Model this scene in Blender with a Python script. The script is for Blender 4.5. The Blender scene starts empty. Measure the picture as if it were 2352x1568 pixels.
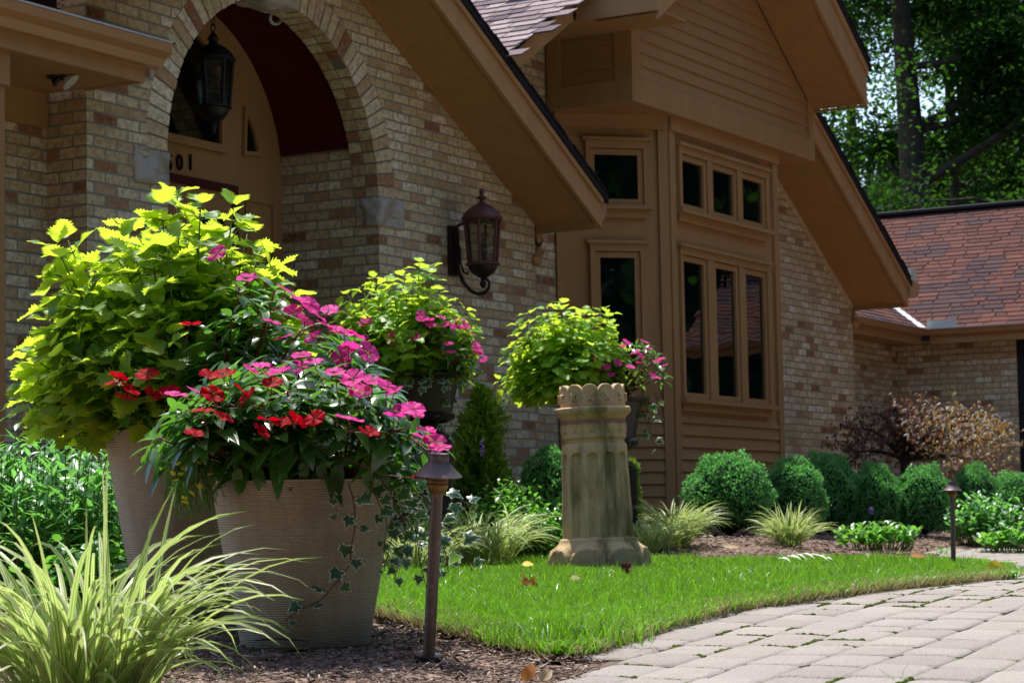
import bpy, math, random
import numpy as np
from mathutils import Vector, Matrix
random.seed(7); RNG=np.random.default_rng(11)
SC=bpy.context.scene; COL=SC.collection
# ------------------------------------------------------------------ camera geometry
FPX=5173.; CX=1176.; CY=784.; PT=math.radians(4.638); RL=math.radians(-1.07); CZ=0.24
def cross(a,b): return (a[1]*b[2]-a[2]*b[1],a[2]*b[0]-a[0]*b[2],a[0]*b[1]-a[1]*b[0])
FW=(0,math.cos(PT),math.sin(PT)); _R=(1,0,0); _U=cross(_R,FW)
RT=tuple(math.cos(RL)*_R[i]+math.sin(RL)*_U[i] for i in range(3))
UP=tuple(-math.sin(RL)*_R[i]+math.cos(RL)*_U[i] for i in range(3))
def ray(x,y): return tuple(FW[i]+(x-CX)/FPX*RT[i]-(y-CY)/FPX*UP[i] for i in range(3))
def at(x,y,Y):
    d=ray(x,y); t=Y/d[1]; return Vector((d[0]*t,Y,CZ+d[2]*t))
PH=math.radians(60); E1=(math.cos(PH),math.sin(PH)); NN=(math.sin(PH),-math.cos(PH))
O=at(872,700,15.3)
def hb(x,y,b):
    d=ray(x,y);k=(O[0]*NN[0]+O[1]*NN[1]+b)/(d[0]*NN[0]+d[1]*NN[1])
    P=(d[0]*k,d[1]*k,CZ+d[2]*k);return ((P[0]-O[0])*E1[0]+(P[1]-O[1])*E1[1],P[2])
def ha(x,y,a):
    d=ray(x,y);k=(O[0]*E1[0]+O[1]*E1[1]+a)/(d[0]*E1[0]+d[1]*E1[1])
    P=(d[0]*k,d[1]*k,CZ+d[2]*k);return ((P[0]-O[0])*NN[0]+(P[1]-O[1])*NN[1],P[2])
def hworld(a,b,z): return Vector((O[0]+a*E1[0]+b*NN[0],O[1]+a*E1[1]+b*NN[1],z))
def sst(x,a,b):
    t=np.clip((x-a)/(b-a),0,1); return t*t*(3-2*t)
def T(X,Y):                                   # terrain height
    X=np.asarray(X,float);Y=np.asarray(Y,float)
    s=7.6-Y; soft=np.where(s>0,np.sqrt(s*s+.04)-.2,0.)
    z=-.05*soft
    z=z+.03*sst(Y,9,12)+.11*sst(Y-.10*X-1.5*sst(X,1.4,2.4),12.3,14.4)*(1-.55*sst(X,2.6,4.2))
    z=z-.05*sst(X,2.0,3.2)*sst(Y,9,13)*(1-sst(Y,15,17))
    z=z+.02*sst(-X,.4,1.5)*sst(Y,5,6.5)
    return z
_T=T
def _ss(x,a,b):
    t=min(1,max(0,(x-a)/(b-a))); return t*t*(3-2*t)
def Ts(X,Y):
    s=7.6-Y; soft=math.sqrt(s*s+.04)-.2 if s>0 else 0.
    return -.05*soft+.03*_ss(Y,9,12)+.11*_ss(Y-.10*X-1.5*_ss(X,1.4,2.4),12.3,14.4)*(1-.55*_ss(X,2.6,4.2))-.05*_ss(X,2.0,3.2)*_ss(Y,9,13)*(1-_ss(Y,15,17))+.02*_ss(-X,.4,1.5)*_ss(Y,5,6.5)
def T(X,Y): return Ts(float(X),float(Y)) if np.ndim(X)==0 else _T(X,Y)
def gh(x,y):                                  # where a viewing ray meets the terrain
    d=ray(x,y); lo=2.5
    for i in range(900):
        Y=lo+i*.03; t=Y/d[1]
        if CZ+d[2]*t < float(T(d[0]*t,Y)): return Vector((d[0]*t,Y,float(T(d[0]*t,Y))))
    return Vector((d[0]*30/d[1],30,0))
# ------------------------------------------------------------------ materials
def newmat(name):
    m=bpy.data.materials.new(name); m.use_nodes=True; nt=m.node_tree; nt.nodes.clear()
    out=nt.nodes.new('ShaderNodeOutputMaterial'); return m,nt,out
def N(nt,t,**k):
    n=nt.nodes.new(t)
    for a,v in k.items(): setattr(n,a,v)
    return n
def L(nt,a,b): nt.links.new(a,b)
def ramp(nt,fac,stops,interp='LINEAR'):
    r=N(nt,'ShaderNodeValToRGB'); r.color_ramp.interpolation=interp
    e=r.color_ramp.elements
    while len(e)>1: e.remove(e[-1])
    e[0].position=stops[0][0]; e[0].color=(*stops[0][1],1)
    for p,c in stops[1:]:
        q=e.new(p); q.color=(*c,1)
    L(nt,fac,r.inputs[0]); return r.outputs[0]
def noise(nt,vec,scale,detail=4,rough=.6,out='Fac'):
    n=N(nt,'ShaderNodeTexNoise'); n.inputs['Scale'].default_value=scale; n.inputs['Detail'].default_value=detail
    n.inputs['Roughness'].default_value=rough
    if vec is not None: L(nt,vec,n.inputs['Vector'])
    return n.outputs[out]
def mixc(nt,fac,a,b,mode='MIX'):
    m=N(nt,'ShaderNodeMix',data_type='RGBA',blend_type=mode)
    for s,v in ((0,fac),(6,a),(7,b)):
        if isinstance(v,(int,float)): m.inputs[s].default_value=v
        elif isinstance(v,tuple): m.inputs[s].default_value=(*v,1)
        else: L(nt,v,m.inputs[s])
    return m.outputs[2]
def math_(nt,op,a,b=None,c=None):
    m=N(nt,'ShaderNodeMath',operation=op)
    for i,v in enumerate((a,b,c)):
        if v is None: continue
        if isinstance(v,(int,float)): m.inputs[i].default_value=v
        else: L(nt,v,m.inputs[i])
    return m.outputs[0]
def bump(nt,h,strength,dist=.01):
    b=N(nt,'ShaderNodeBump'); b.inputs['Strength'].default_value=strength; b.inputs['Distance'].default_value=dist
    L(nt,h,b.inputs['Height']); return b.outputs[0]
def princ(nt,out,col,rough=.7,spec=.4,metal=0.,normal=None):
    p=N(nt,'ShaderNodeBsdfPrincipled')
    if isinstance(col,tuple): p.inputs['Base Color'].default_value=(*col,1)
    else: L(nt,col,p.inputs['Base Color'])
    if isinstance(rough,(int,float)): p.inputs['Roughness'].default_value=rough
    else: L(nt,rough,p.inputs['Roughness'])
    p.inputs['Specular IOR Level'].default_value=spec; p.inputs['Metallic'].default_value=metal
    if normal is not None: L(nt,normal,p.inputs['Normal'])
    L(nt,p.outputs[0],out.inputs[0]); return p
def objco(nt): return N(nt,'ShaderNodeTexCoord').outputs['Object']
def attr(nt,name,o='Fac'): 
    a=N(nt,'ShaderNodeAttribute'); a.attribute_name=name; return a.outputs[o]

def mat_simple(name,col,rough=.7,spec=.4,metal=0.,nscale=6.,var=.18,bumpd=0.,bscale=60.):
    m,nt,out=newmat(name); co=objco(nt)
    n=noise(nt,co,nscale,5)
    c=mixc(nt,n,tuple(v*(1-var) for v in col),tuple(min(1,v*(1+var)) for v in col))
    nb=bump(nt,noise(nt,co,bscale,3),.5,bumpd) if bumpd else None
    princ(nt,out,c,rough,spec,metal,nb); return m
BRICKCOLS=[(0,(.20,.07,.03)),(.05,(.32,.15,.065)),(.12,(.46,.32,.17)),(.26,(.55,.45,.26)),(.5,(.60,.52,.30)),(.75,(.69,.62,.39)),(1,(.82,.78,.60))]
def brick_tint(nt,rnd,co):
    base=ramp(nt,rnd,BRICKCOLS)
    mp=N(nt,'ShaderNodeMapping'); mp.inputs['Scale'].default_value=(1,1,1.0); L(nt,co,mp.inputs[0])
    b1=noise(nt,mp.outputs[0],24,6,.8)
    f=ramp(nt,b1,[(.46,(0,0,0)),(.56,(1,1,1))])
    rust=mixc(nt,noise(nt,co,55,3),(.43,.24,.10),(.29,.14,.06))
    c=mixc(nt,math_(nt,'MULTIPLY',f,.62),base,rust)
    b2=noise(nt,co,23,6,.8)
    f2=ramp(nt,b2,[(.52,(0,0,0)),(.66,(1,1,1))])
    c=mixc(nt,math_(nt,'MULTIPLY',f2,.5),c,(.62,.56,.45))
    b3=ramp(nt,noise(nt,co,90,3,.6),[(.62,(0,0,0)),(.7,(1,1,1))])
    return mixc(nt,math_(nt,'MULTIPLY',b3,.5),c,(.06,.04,.03))
def mat_brick():
    m,nt,out=newmat('brick'); tc=N(nt,'ShaderNodeTexCoord'); co=tc.outputs['Object']
    s=N(nt,'ShaderNodeSeparateXYZ'); L(nt,co,s.inputs[0]); sn=N(nt,'ShaderNodeSeparateXYZ'); L(nt,tc.outputs['Normal'],sn.inputs[0])
    side=math_(nt,'GREATER_THAN',math_(nt,'ABSOLUTE',sn.outputs[0]),.7)
    u=math_(nt,'ADD',math_(nt,'MULTIPLY',s.outputs[0],math_(nt,'SUBTRACT',1,side)),math_(nt,'MULTIPLY',s.outputs[1],side))
    wob=noise(nt,co,1.3,2)
    z=math_(nt,'ADD',s.outputs[2],math_(nt,'MULTIPLY',math_(nt,'SUBTRACT',wob,.5),.012))
    cv=N(nt,'ShaderNodeCombineXYZ'); L(nt,u,cv.inputs[0]); L(nt,z,cv.inputs[1])
    def brk(c1,c2,ms,smooth):
        b=N(nt,'ShaderNodeTexBrick'); L(nt,cv.outputs[0],b.inputs['Vector']); b.inputs['Scale'].default_value=1
        b.inputs['Brick Width'].default_value=.2032; b.inputs['Row Height'].default_value=.0677; b.inputs['Mortar Size'].default_value=ms
        b.inputs['Mortar Smooth'].default_value=smooth; b.inputs['Color1'].default_value=(*c1,1); b.inputs['Color2'].default_value=(*c2,1)
        b.inputs['Bias'].default_value=0; b.offset=.5; return b
    b=brk((0,0,0),(1,1,1),.0065,.12)
    c=brick_tint(nt,b.outputs['Color'],co)
    mort=mixc(nt,noise(nt,co,40,3),(.23,.22,.17),(.32,.305,.235))
    c=mixc(nt,b.outputs['Fac'],c,mort)
    h=math_(nt,'ADD',math_(nt,'MULTIPLY',math_(nt,'SUBTRACT',1,b.outputs['Fac']),1.),math_(nt,'MULTIPLY',noise(nt,co,120,4,.7),.25))
    princ(nt,out,c,.88,.25,0,bump(nt,h,1.,.013)); return m
def mat_brick_piece():
    m,nt,out=newmat('brick_piece'); co=objco(nt); c=brick_tint(nt,attr(nt,'rnd'),co)
    princ(nt,out,c,.88,.25,0,bump(nt,noise(nt,co,110,4,.7),.7,.004)); return m
def mat_leaf(name,cols,trans,tw=.45,rough=.45,spec=.5,veins=0.,vcol=None,stripe=None,edge=None,gloss=0.,center=None):
    """cols: list of ramp colours by per-leaf random; trans: translucent colour"""
    m,nt,out=newmat(name); r=attr(nt,'rnd'); n=len(cols)
    c=ramp(nt,r,[(i/(n-1) if n>1 else 0,cc) for i,cc in enumerate(cols)])
    tcol=mixc(nt,r,tuple(v*.8 for v in trans),tuple(min(1,v*1.15) for v in trans))
    if veins or stripe or edge:
        uv=N(nt,'ShaderNodeUVMap').outputs[0]; s=N(nt,'ShaderNodeSeparateXYZ'); L(nt,uv,s.inputs[0]); U,V=s.outputs[0],s.outputs[1]
        au=math_(nt,'ABSOLUTE',math_(nt,'SUBTRACT',U,.5))
        if veins:
            ph=math_(nt,'SUBTRACT',V,math_(nt,'MULTIPLY',au,.55))
            w=math_(nt,'PINGPONG',math_(nt,'MULTIPLY',ph,9.),.5)
            f1=math_(nt,'LESS_THAN',w,.075); f2=math_(nt,'LESS_THAN',au,.022)
            f=math_(nt,'MULTIPLY',math_(nt,'MAXIMUM',f1,f2),veins)
            c=mixc(nt,f,c,vcol or (.1,.2,.02)); tcol=mixc(nt,f,tcol,tuple(v*.55 for v in trans))
        if stripe:
            w=math_(nt,'PINGPONG',math_(nt,'MULTIPLY',math_(nt,'ADD',U,math_(nt,'MULTIPLY',r,.6)),2.2),.5)
            f=ramp(nt,w,[(.16,(1,1,1)),(.24,(0,0,0))])
            f=math_(nt,'MAXIMUM',f,math_(nt,'GREATER_THAN',V,.93))
            c=mixc(nt,f,c,stripe); tcol=mixc(nt,f,tcol,tuple(v*1.6 for v in stripe))
        if edge:
            ec=attr(nt,'edge'); nz=noise(nt,uv,7,3)
            f=math_(nt,'GREATER_THAN',math_(nt,'ADD',ec,math_(nt,'MULTIPLY',math_(nt,'SUBTRACT',nz,.5),1.3)),.82)
            c=mixc(nt,f,c,edge); tcol=mixc(nt,f,tcol,edge)
    if center:
        f=ramp(nt,attr(nt,'edge'),[(.10,(1,1,1)),(.45,(0,0,0))]); c=mixc(nt,math_(nt,'MULTIPLY',f,.8),c,center); tcol=mixc(nt,math_(nt,'MULTIPLY',f,.8),tcol,center)
    p=N(nt,'ShaderNodeBsdfPrincipled'); L(nt,c,p.inputs['Base Color']); p.inputs['Roughness'].default_value=rough; p.inputs['Specular IOR Level'].default_value=spec
    t=N(nt,'ShaderNodeBsdfTranslucent'); L(nt,tcol,t.inputs[0])
    mx=N(nt,'ShaderNodeMixShader'); mx.inputs[0].default_value=tw; L(nt,p.outputs[0],mx.inputs[1]); L(nt,t.outputs[0],mx.inputs[2]); L(nt,mx.outputs[0],out.inputs[0])
    return m
M={}
M['brick']=mat_brick(); M['brick_piece']=mat_brick_piece()
M['mortar']=mat_simple('mortar',(.22,.21,.16),.95,.2,0,30)
def mat_paint(name,col,streak=.2):
    m,nt,out=newmat(name); co=objco(nt)
    mp=N(nt,'ShaderNodeMapping'); mp.inputs['Scale'].default_value=(6,6,1.2); L(nt,co,mp.inputs[0])
    n=noise(nt,mp.outputs[0],1.5,6,.6); c=mixc(nt,n,tuple(v*(1-streak) for v in col),tuple(v*(1+streak) for v in col))
    mp2=N(nt,'ShaderNodeMapping'); mp2.inputs['Scale'].default_value=(3,3,160); L(nt,co,mp2.inputs[0])
    princ(nt,out,c,.7,.22,0,bump(nt,noise(nt,mp2.outputs[0],3,4,.7),.7,.003)); return m
M['paint']=mat_paint('tan_paint',(.385,.215,.085))
M['paint_light']=mat_paint('tan_paint_fascia',(.42,.235,.10))
M['paint_metal']=mat_simple('painted_gutter',(.42,.235,.10),.35,.5,0,3,.1)
M['white_metal']=mat_simple('bare_metal_edge',(.62,.64,.68),.35,.5,.3,8,.2)
M['galv']=mat_simple('pale_guard',(.55,.6,.52),.45,.5,0,8,.15)
M['redvault']=mat_simple('dark_red_paint',(.075,.006,.008),.6,.3,0,3,.2)
M['doorred']=mat_simple('burgundy_door',(.07,.012,.014),.35,.5,0,3,.2)
M['black']=mat_simple('black_metal',(.012,.012,.014),.45,.5,.2,20,.3)
M['number']=mat_simple('black_number',(.004,.004,.006),.5,.3)
M['rustmetal']=mat_simple('red_brown_metal',(.115,.042,.036),.5,.45,.25,25,.35,.002,80)
M['darkmetal']=mat_simple('dark_bronze',(.03,.018,.015),.5,.4,.3,25,.35,.002,80)
def mat_glass(name,col,rough=.02,mixf=.75):
    m,nt,out=newmat(name); co=objco(nt)
    p=N(nt,'ShaderNodeBsdfPrincipled'); p.inputs['Base Color'].default_value=(*col,1); p.inputs['Roughness'].default_value=rough
    p.inputs['IOR'].default_value=1.9
    L(nt,bump(nt,noise(nt,co,2.2,2),.10,.02),p.inputs['Normal']); L(nt,p.outputs[0],out.inputs[0]); return m
M['glass']=mat_glass('window_glass',(.004,.006,.006))
def mat_lanternglass():
    m,nt,out=newmat('seeded_glass'); co=objco(nt)
    t=N(nt,'ShaderNodeBsdfTransparent'); t.inputs[0].default_value=(.62,.60,.54,1)
    g=N(nt,'ShaderNodeBsdfGlossy'); g.inputs['Roughness'].default_value=.12; g.inputs[0].default_value=(.8,.8,.78,1)
    L(nt,bump(nt,noise(nt,co,30,3),.6,.01),g.inputs['Normal'])
    fr=N(nt,'ShaderNodeFresnel'); fr.inputs[0].default_value=1.45
    mx=N(nt,'ShaderNodeMixShader'); L(nt,math_(nt,'ADD',fr.outputs[0],.03),mx.inputs[0]); L(nt,t.outputs[0],mx.inputs[1]); L(nt,g.outputs[0],mx.inputs[2]); L(nt,mx.outputs[0],out.inputs[0]); return m
M['lglass']=mat_lanternglass()
def mat_shingle(name,cols):
    m,nt,out=newmat(name); co=objco(nt); c=ramp(nt,attr(nt,'rnd'),cols,'LINEAR')
    g=noise(nt,co,180,2); c=mixc(nt,math_(nt,'MULTIPLY',g,.5),c,tuple(v*.5 for v in (.3,.2,.18)))
    princ(nt,out,c,.97,.04,0,bump(nt,g,.6,.004)); return m
M['shingle']=mat_shingle('red_shingle',[(0,(.035,.024,.032)),(.2,(.06,.035,.038)),(.3,(.062,.024,.020)),(.6,(.092,.034,.026)),(1,(.122,.048,.034))])
M['shingle_sunlit']=mat_shingle('sunlit_shingle',[(0,(.10,.085,.10)),(.3,(.24,.19,.20)),(.6,(.33,.27,.27)),(1,(.42,.35,.35))])  # roof shingle paled so its colour carries the grazing-sun sheen
M['shingle_dark']=mat_simple('shingle_edge',(.02,.018,.022),.9,.2,0,30)
def mat_stone(name,c1,c2,c3,scale=6,bd=.02,bs=14):
    m,nt,out=newmat(name); co=objco(nt)
    c=mixc(nt,noise(nt,co,scale,6,.65),c1,c2); f=ramp(nt,noise(nt,co,scale*.6,5,.7),[(.5,(0,0,0)),(.66,(1,1,1))]); c=mixc(nt,f,c,c3)
    h=math_(nt,'ADD',noise(nt,co,bs,6,.65),math_(nt,'MULTIPLY',noise(nt,co,150,3),.12))
    princ(nt,out,c,.9,.25,0,bump(nt,h,.9,bd)); return m
M['stone']=mat_stone('limestone',(.40,.36,.31),(.52,.48,.42),(.33,.30,.22))
def mat_terracotta():
    m,nt,out=newmat('weathered_terracotta'); co=objco(nt)
    c=mixc(nt,noise(nt,co,7,6,.65),(.50,.33,.17),(.70,.51,.30))
    mp=N(nt,'ShaderNodeMapping'); mp.inputs['Scale'].default_value=(6,6,1.3); L(nt,co,mp.inputs[0])
    s=N(nt,'ShaderNodeSeparateXYZ'); L(nt,co,s.inputs[0])
    f=ramp(nt,noise(nt,mp.outputs[0],1.4,6,.65),[(.47,(0,0,0)),(.64,(1,1,1))])
    hi=ramp(nt,s.outputs[2],[(.86,(1,1,1)),(.93,(0.1,.1,.1))])
    c=mixc(nt,math_(nt,'MULTIPLY',math_(nt,'MULTIPLY',f,hi),.8),c,(.11,.105,.03))
    pk=ramp(nt,noise(nt,co,4,5,.7),[(.58,(0,0,0)),(.7,(1,1,1))]); c=mixc(nt,math_(nt,'MULTIPLY',pk,.6),c,(.36,.19,.15))
    band=ramp(nt,s.outputs[2],[(.716,(0,0,0)),(.722,(1,1,1)),(.74,(1,1,1)),(.75,(0,0,0))]); c=mixc(nt,math_(nt,'MULTIPLY',band,.75),c,(.30,.12,.10))
    lo=ramp(nt,s.outputs[2],[(.0,(1,1,1)),(.18,(0,0,0))]); c=mixc(nt,math_(nt,'MULTIPLY',lo,.45),c,(.12,.10,.05))
    pits=ramp(nt,noise(nt,co,130,3,.7),[(.60,(0,0,0)),(.68,(1,1,1))]); c=mixc(nt,math_(nt,'MULTIPLY',pits,.45),c,(.09,.07,.04))
    princ(nt,out,c,.92,.2,0,bump(nt,math_(nt,'SUBTRACT',noise(nt,co,30,5,.7),math_(nt,'MULTIPLY',pits,.3)),.8,.006)); return m
M['terracotta']=mat_terracotta()
def mat_pot():
    m,nt,out=newmat('ribbed_resin'); co=objco(nt); s=N(nt,'ShaderNodeSeparateXYZ'); L(nt,co,s.inputs[0])
    c=mixc(nt,noise(nt,co,5,4),(.40,.335,.25),(.47,.40,.305))
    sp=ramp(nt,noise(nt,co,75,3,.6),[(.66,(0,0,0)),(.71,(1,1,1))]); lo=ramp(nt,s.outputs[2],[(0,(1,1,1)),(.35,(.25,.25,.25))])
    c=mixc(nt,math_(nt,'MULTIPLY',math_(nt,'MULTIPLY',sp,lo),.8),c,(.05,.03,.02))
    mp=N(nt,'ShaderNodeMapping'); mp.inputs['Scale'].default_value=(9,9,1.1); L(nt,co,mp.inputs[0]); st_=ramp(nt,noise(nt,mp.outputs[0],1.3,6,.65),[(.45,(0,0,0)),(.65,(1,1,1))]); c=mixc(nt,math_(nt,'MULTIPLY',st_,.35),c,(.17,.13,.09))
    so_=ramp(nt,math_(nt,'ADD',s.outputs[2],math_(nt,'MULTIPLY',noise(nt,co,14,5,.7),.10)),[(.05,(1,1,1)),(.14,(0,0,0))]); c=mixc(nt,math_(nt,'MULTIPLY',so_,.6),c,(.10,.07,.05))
    princ(nt,out,c,.55,.35); return m
M['pot']=mat_pot()
M['soil']=mat_simple('potting_soil',(.02,.013,.009),.95,.2,0,40,.5,.01,50)
def mat_ground():
    m,nt,out=newmat('mulch_ground'); co=objco(nt); 
    v=N(nt,'ShaderNodeTexVoronoi'); v.inputs['Scale'].default_value=55; mp=N(nt,'ShaderNodeMapping'); mp.inputs['Scale'].default_value=(1,2.2,1); L(nt,co,mp.inputs[0])
    nz=N(nt,'ShaderNodeTexNoise'); nz.inputs['Scale'].default_value=9; L(nt,co,nz.inputs['Vector'])
    va=N(nt,'ShaderNodeVectorMath',operation='ADD'); L(nt,mp.outputs[0],va.inputs[0])
    vs=N(nt,'ShaderNodeVectorMath',operation='SCALE'); L(nt,nz.outputs['Color'],vs.inputs[0]); vs.inputs['Scale'].default_value=.12; L(nt,vs.outputs[0],va.inputs[1]); L(nt,va.outputs[0],v.inputs['Vector'])
    s=N(nt,'ShaderNodeSeparateXYZ'); L(nt,v.outputs['Color'],s.inputs[0])
    mul=ramp(nt,s.outputs[0],[(0,(.06,.035,.026)),(.4,(.16,.10,.075)),(.75,(.29,.195,.15)),(1,(.42,.31,.25))])
    mul=mixc(nt,noise(nt,co,1.5,4),mul,mixc(nt,.5,mul,(.08,.05,.035)))
    joint=mixc(nt,ramp(nt,noise(nt,co,3.2,4,.6),[(.50,(0,0,0)),(.56,(1,1,1))]),(.12,.09,.065),(.055,.085,.008))
    c=mixc(nt,attr(nt,'zone'),mul,joint)
    h=math_(nt,'ADD',s.outputs[0],noise(nt,co,25,5)); princ(nt,out,c,.95,.15,0,bump(nt,h,.8,.012)); return m
M['ground']=mat_ground()
def mat_attr(name,stops,rough=.8,spec=.25,bscale=0,bd=.004,ns=30,nm=.25,a='rnd'):
    m,nt,out=newmat(name); co=objco(nt); c=ramp(nt,attr(nt,a),stops)
    n=noise(nt,co,ns,5,.65); c=mixc(nt,math_(nt,'MULTIPLY',n,nm*2),c,mixc(nt,.65,c,(.02,.015,.01)))
    princ(nt,out,c,rough,spec,0,bump(nt,noise(nt,co,bscale,4,.7),.7,bd) if bscale else None); return m
M['chips']=mat_attr('mulch_chips',[(0,(.07,.04,.03)),(.35,(.17,.11,.08)),(.7,(.28,.20,.155)),(.92,(.40,.30,.24)),(1,(.55,.46,.38))])
M['paver']=None
def mat_paver():
    m,nt,out=newmat('paver'); co=objco(nt); c=ramp(nt,attr(nt,'rnd'),[(0,(.265,.23,.205)),(.35,(.315,.27,.24)),(.7,(.31,.275,.25)),(1,(.35,.305,.27))])
    c=mixc(nt,math_(nt,'MULTIPLY',ramp(nt,noise(nt,co,5,5,.65),[(.4,(0,0,0)),(.7,(1,1,1))]),.35),c,(.19,.165,.145))
    g=noise(nt,co,230,3,.7); c=mixc(nt,math_(nt,'MULTIPLY',ramp(nt,g,[(.36,(1,1,1)),(.5,(0,0,0))]),.55),c,(.12,.10,.09))
    c=mixc(nt,math_(nt,'MULTIPLY',ramp(nt,g,[(.56,(0,0,0)),(.68,(1,1,1))]),.5),c,(.50,.46,.42))
    h=math_(nt,'ADD',noise(nt,co,120,5,.7),math_(nt,'MULTIPLY',noise(nt,co,14,4,.6),1.2)); princ(nt,out,c,.8,.4,0,bump(nt,h,.9,.007)); return m
M['paver']=mat_paver()
M['moss']=mat_attr('moss',[(0,(.03,.05,.005)),(.5,(.07,.11,.01)),(1,(.13,.16,.02))],.9,.1,90,.01)
M['lawnsoil']=mat_simple('lawn_soil',(.018,.026,.008),.95,.1,0,20,.4)
M['bark']=mat_stone('bark',(.03,.024,.018),(.075,.062,.048),(.02,.025,.012),8,.03,20)
M['stem']=mat_simple('green_stem',(.10,.17,.03),.6,.3); M['redstem']=mat_simple('red_stem',(.16,.035,.02),.5,.4); M['brownstem']=mat_simple('brown_stem',(.10,.045,.025),.7,.3)
M['coleus']=mat_leaf('coleus_leaf',[(.05,.17,.015),(.09,.25,.02),(.16,.33,.03)],(.62,.80,.05),.60,.45,.35,.5,(.10,.17,.015))
M['coleus_far']=mat_leaf('coleus_leaf_far',[(.10,.26,.02),(.17,.38,.03),(.26,.48,.045)],(.60,.80,.055),.55,.45,.4)
M['impat']=mat_leaf('impatiens_leaf',[(.014,.055,.020),(.03,.10,.03),(.07,.18,.04)],(.18,.48,.04),.32,.26,.6,.35,(.07,.15,.04))
M['petal_pink']=mat_leaf('pink_petal',[(.66,.03,.27),(.84,.10,.44)],(.85,.035,.34),.45,.6,.08,center=(.35,.0,.06))
M['petal_red']=mat_leaf('red_petal',[(.36,.0005,.010),(.50,.001,.016)],(.55,.0005,.012),.42,.6,.05,center=(.12,.0,.004))
M['petal_yellow']=mat_leaf('yellow_petal',[(.8,.62,.02),(.9,.75,.05)],(.9,.7,.05),.35,.5,.3)
M['ivy']=mat_leaf('ivy_leaf',[(.02,.07,.045),(.035,.10,.055),(.06,.15,.05)],(.2,.45,.06),.25,.35,.5,0,None,None,(.68,.74,.55))
M['blade']=mat_leaf('variegated_blade',[(.50,.56,.20),(.60,.62,.32),(.68,.68,.48)],(.66,.72,.26),.42,.42,.4,0,None,(.13,.27,.03))
M['grass']=mat_leaf('lawn_blade',[(.025,.09,.008),(.065,.18,.014),(.13,.27,.024),(.36,.42,.15)],(.26,.58,.025),.42,.35,.5)
M['straw']=mat_leaf('dry_blade',[(.24,.18,.09),(.36,.29,.16),(.16,.17,.05)],(.4,.33,.15),.3,.7,.2)
M['shrubleaf']=mat_leaf('boxwood_leaf',[(.04,.15,.055),(.075,.24,.085),(.20,.42,.20)],(.20,.60,.12),.42,.45,.45)
M['midleaf']=mat_leaf('garden_leaf',[(.035,.14,.02),(.06,.22,.035),(.12,.32,.06)],(.25,.65,.06),.38,.35,.5)
M['phloxleaf']=mat_leaf('willow_leaf',[(.05,.18,.06),(.09,.27,.10),(.20,.40,.18)],(.25,.65,.10),.38,.35,.5)
M['conifer']=mat_leaf('conifer_spray',[(.06,.14,.014),(.12,.23,.025),(.24,.36,.04)],(.35,.52,.04),.35,.6,.2)
M['treeleaf']=mat_leaf('tree_leaf',[(.005,.018,.009),(.010,.032,.012),(.020,.055,.016)],(.055,.16,.012),.36,.75,.08)
M['mapleleaf']=mat_leaf('maple_leaf_purple_shaded',[(.035,.018,.018),(.065,.03,.028),(.11,.05,.035)],(.30,.12,.05),.3,.5,.3)  # maple leaf darkened for the half in the house's shade
M['mapleleaf2']=mat_leaf('maple_leaf_orange_sunlit',[(.20,.09,.065),(.32,.17,.12),(.16,.20,.05),(.42,.29,.24)],(.45,.28,.07),.35,.5,.35)  # same maple's leaf with the sunlight put into its colour
M['deadleaf']=mat_leaf('dead_leaf',[(.45,.17,.04),(.45,.17,.04)],(.6,.25,.05),.3,.6,.3)
M['yellowleaf']=mat_leaf('fallen_yellow_leaf',[(.75,.55,.03),(.75,.55,.03)],(.8,.6,.05),.3,.6,.3)
M['brownleaf']=mat_leaf('fallen_brown_leaf',[(.10,.02,.012),(.10,.02,.012)],(.2,.05,.02),.2,.6,.3)
M['paleleaf']=mat_leaf('fallen_pale_leaf',[(.62,.66,.52),(.62,.66,.52)],(.6,.6,.4),.2,.5,.4)
M['tanleaf']=mat_leaf('fallen_tan_leaf',[(.5,.36,.2),(.5,.36,.2)],(.5,.36,.2),.2,.6,.3)
M['shrubcore']=mat_simple('shrub_inner_shade',(.012,.034,.014),.95,.1)  # near-black green stands for the shade between the leaves
M['violet']=mat_leaf('violet_bloom',[(.16,.09,.4),(.22,.12,.5)],(.3,.15,.6),.3,.5,.3)
def mat_pathlight():
    m,nt,out=newmat('aged_copper'); co=objco(nt)
    c=mixc(nt,noise(nt,co,22,6,.7),(.075,.05,.045),(.17,.13,.125)); f=ramp(nt,noise(nt,co,30,5,.75),[(.56,(0,0,0)),(.7,(1,1,1))]); c=mixc(nt,math_(nt,'MULTIPLY',f,.45),c,(.36,.33,.34))
    princ(nt,out,c,.42,.5,.55,bump(nt,noise(nt,co,120,3),.2,.002)); return m
M['copper']=mat_pathlight(); M['bronze']=mat_simple('bronze_socket',(.20,.105,.035),.45,.5,.5,20,.3)
M['bulb']=mat_simple('frosted_bulb',(.55,.62,.55),.15,.6)
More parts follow.
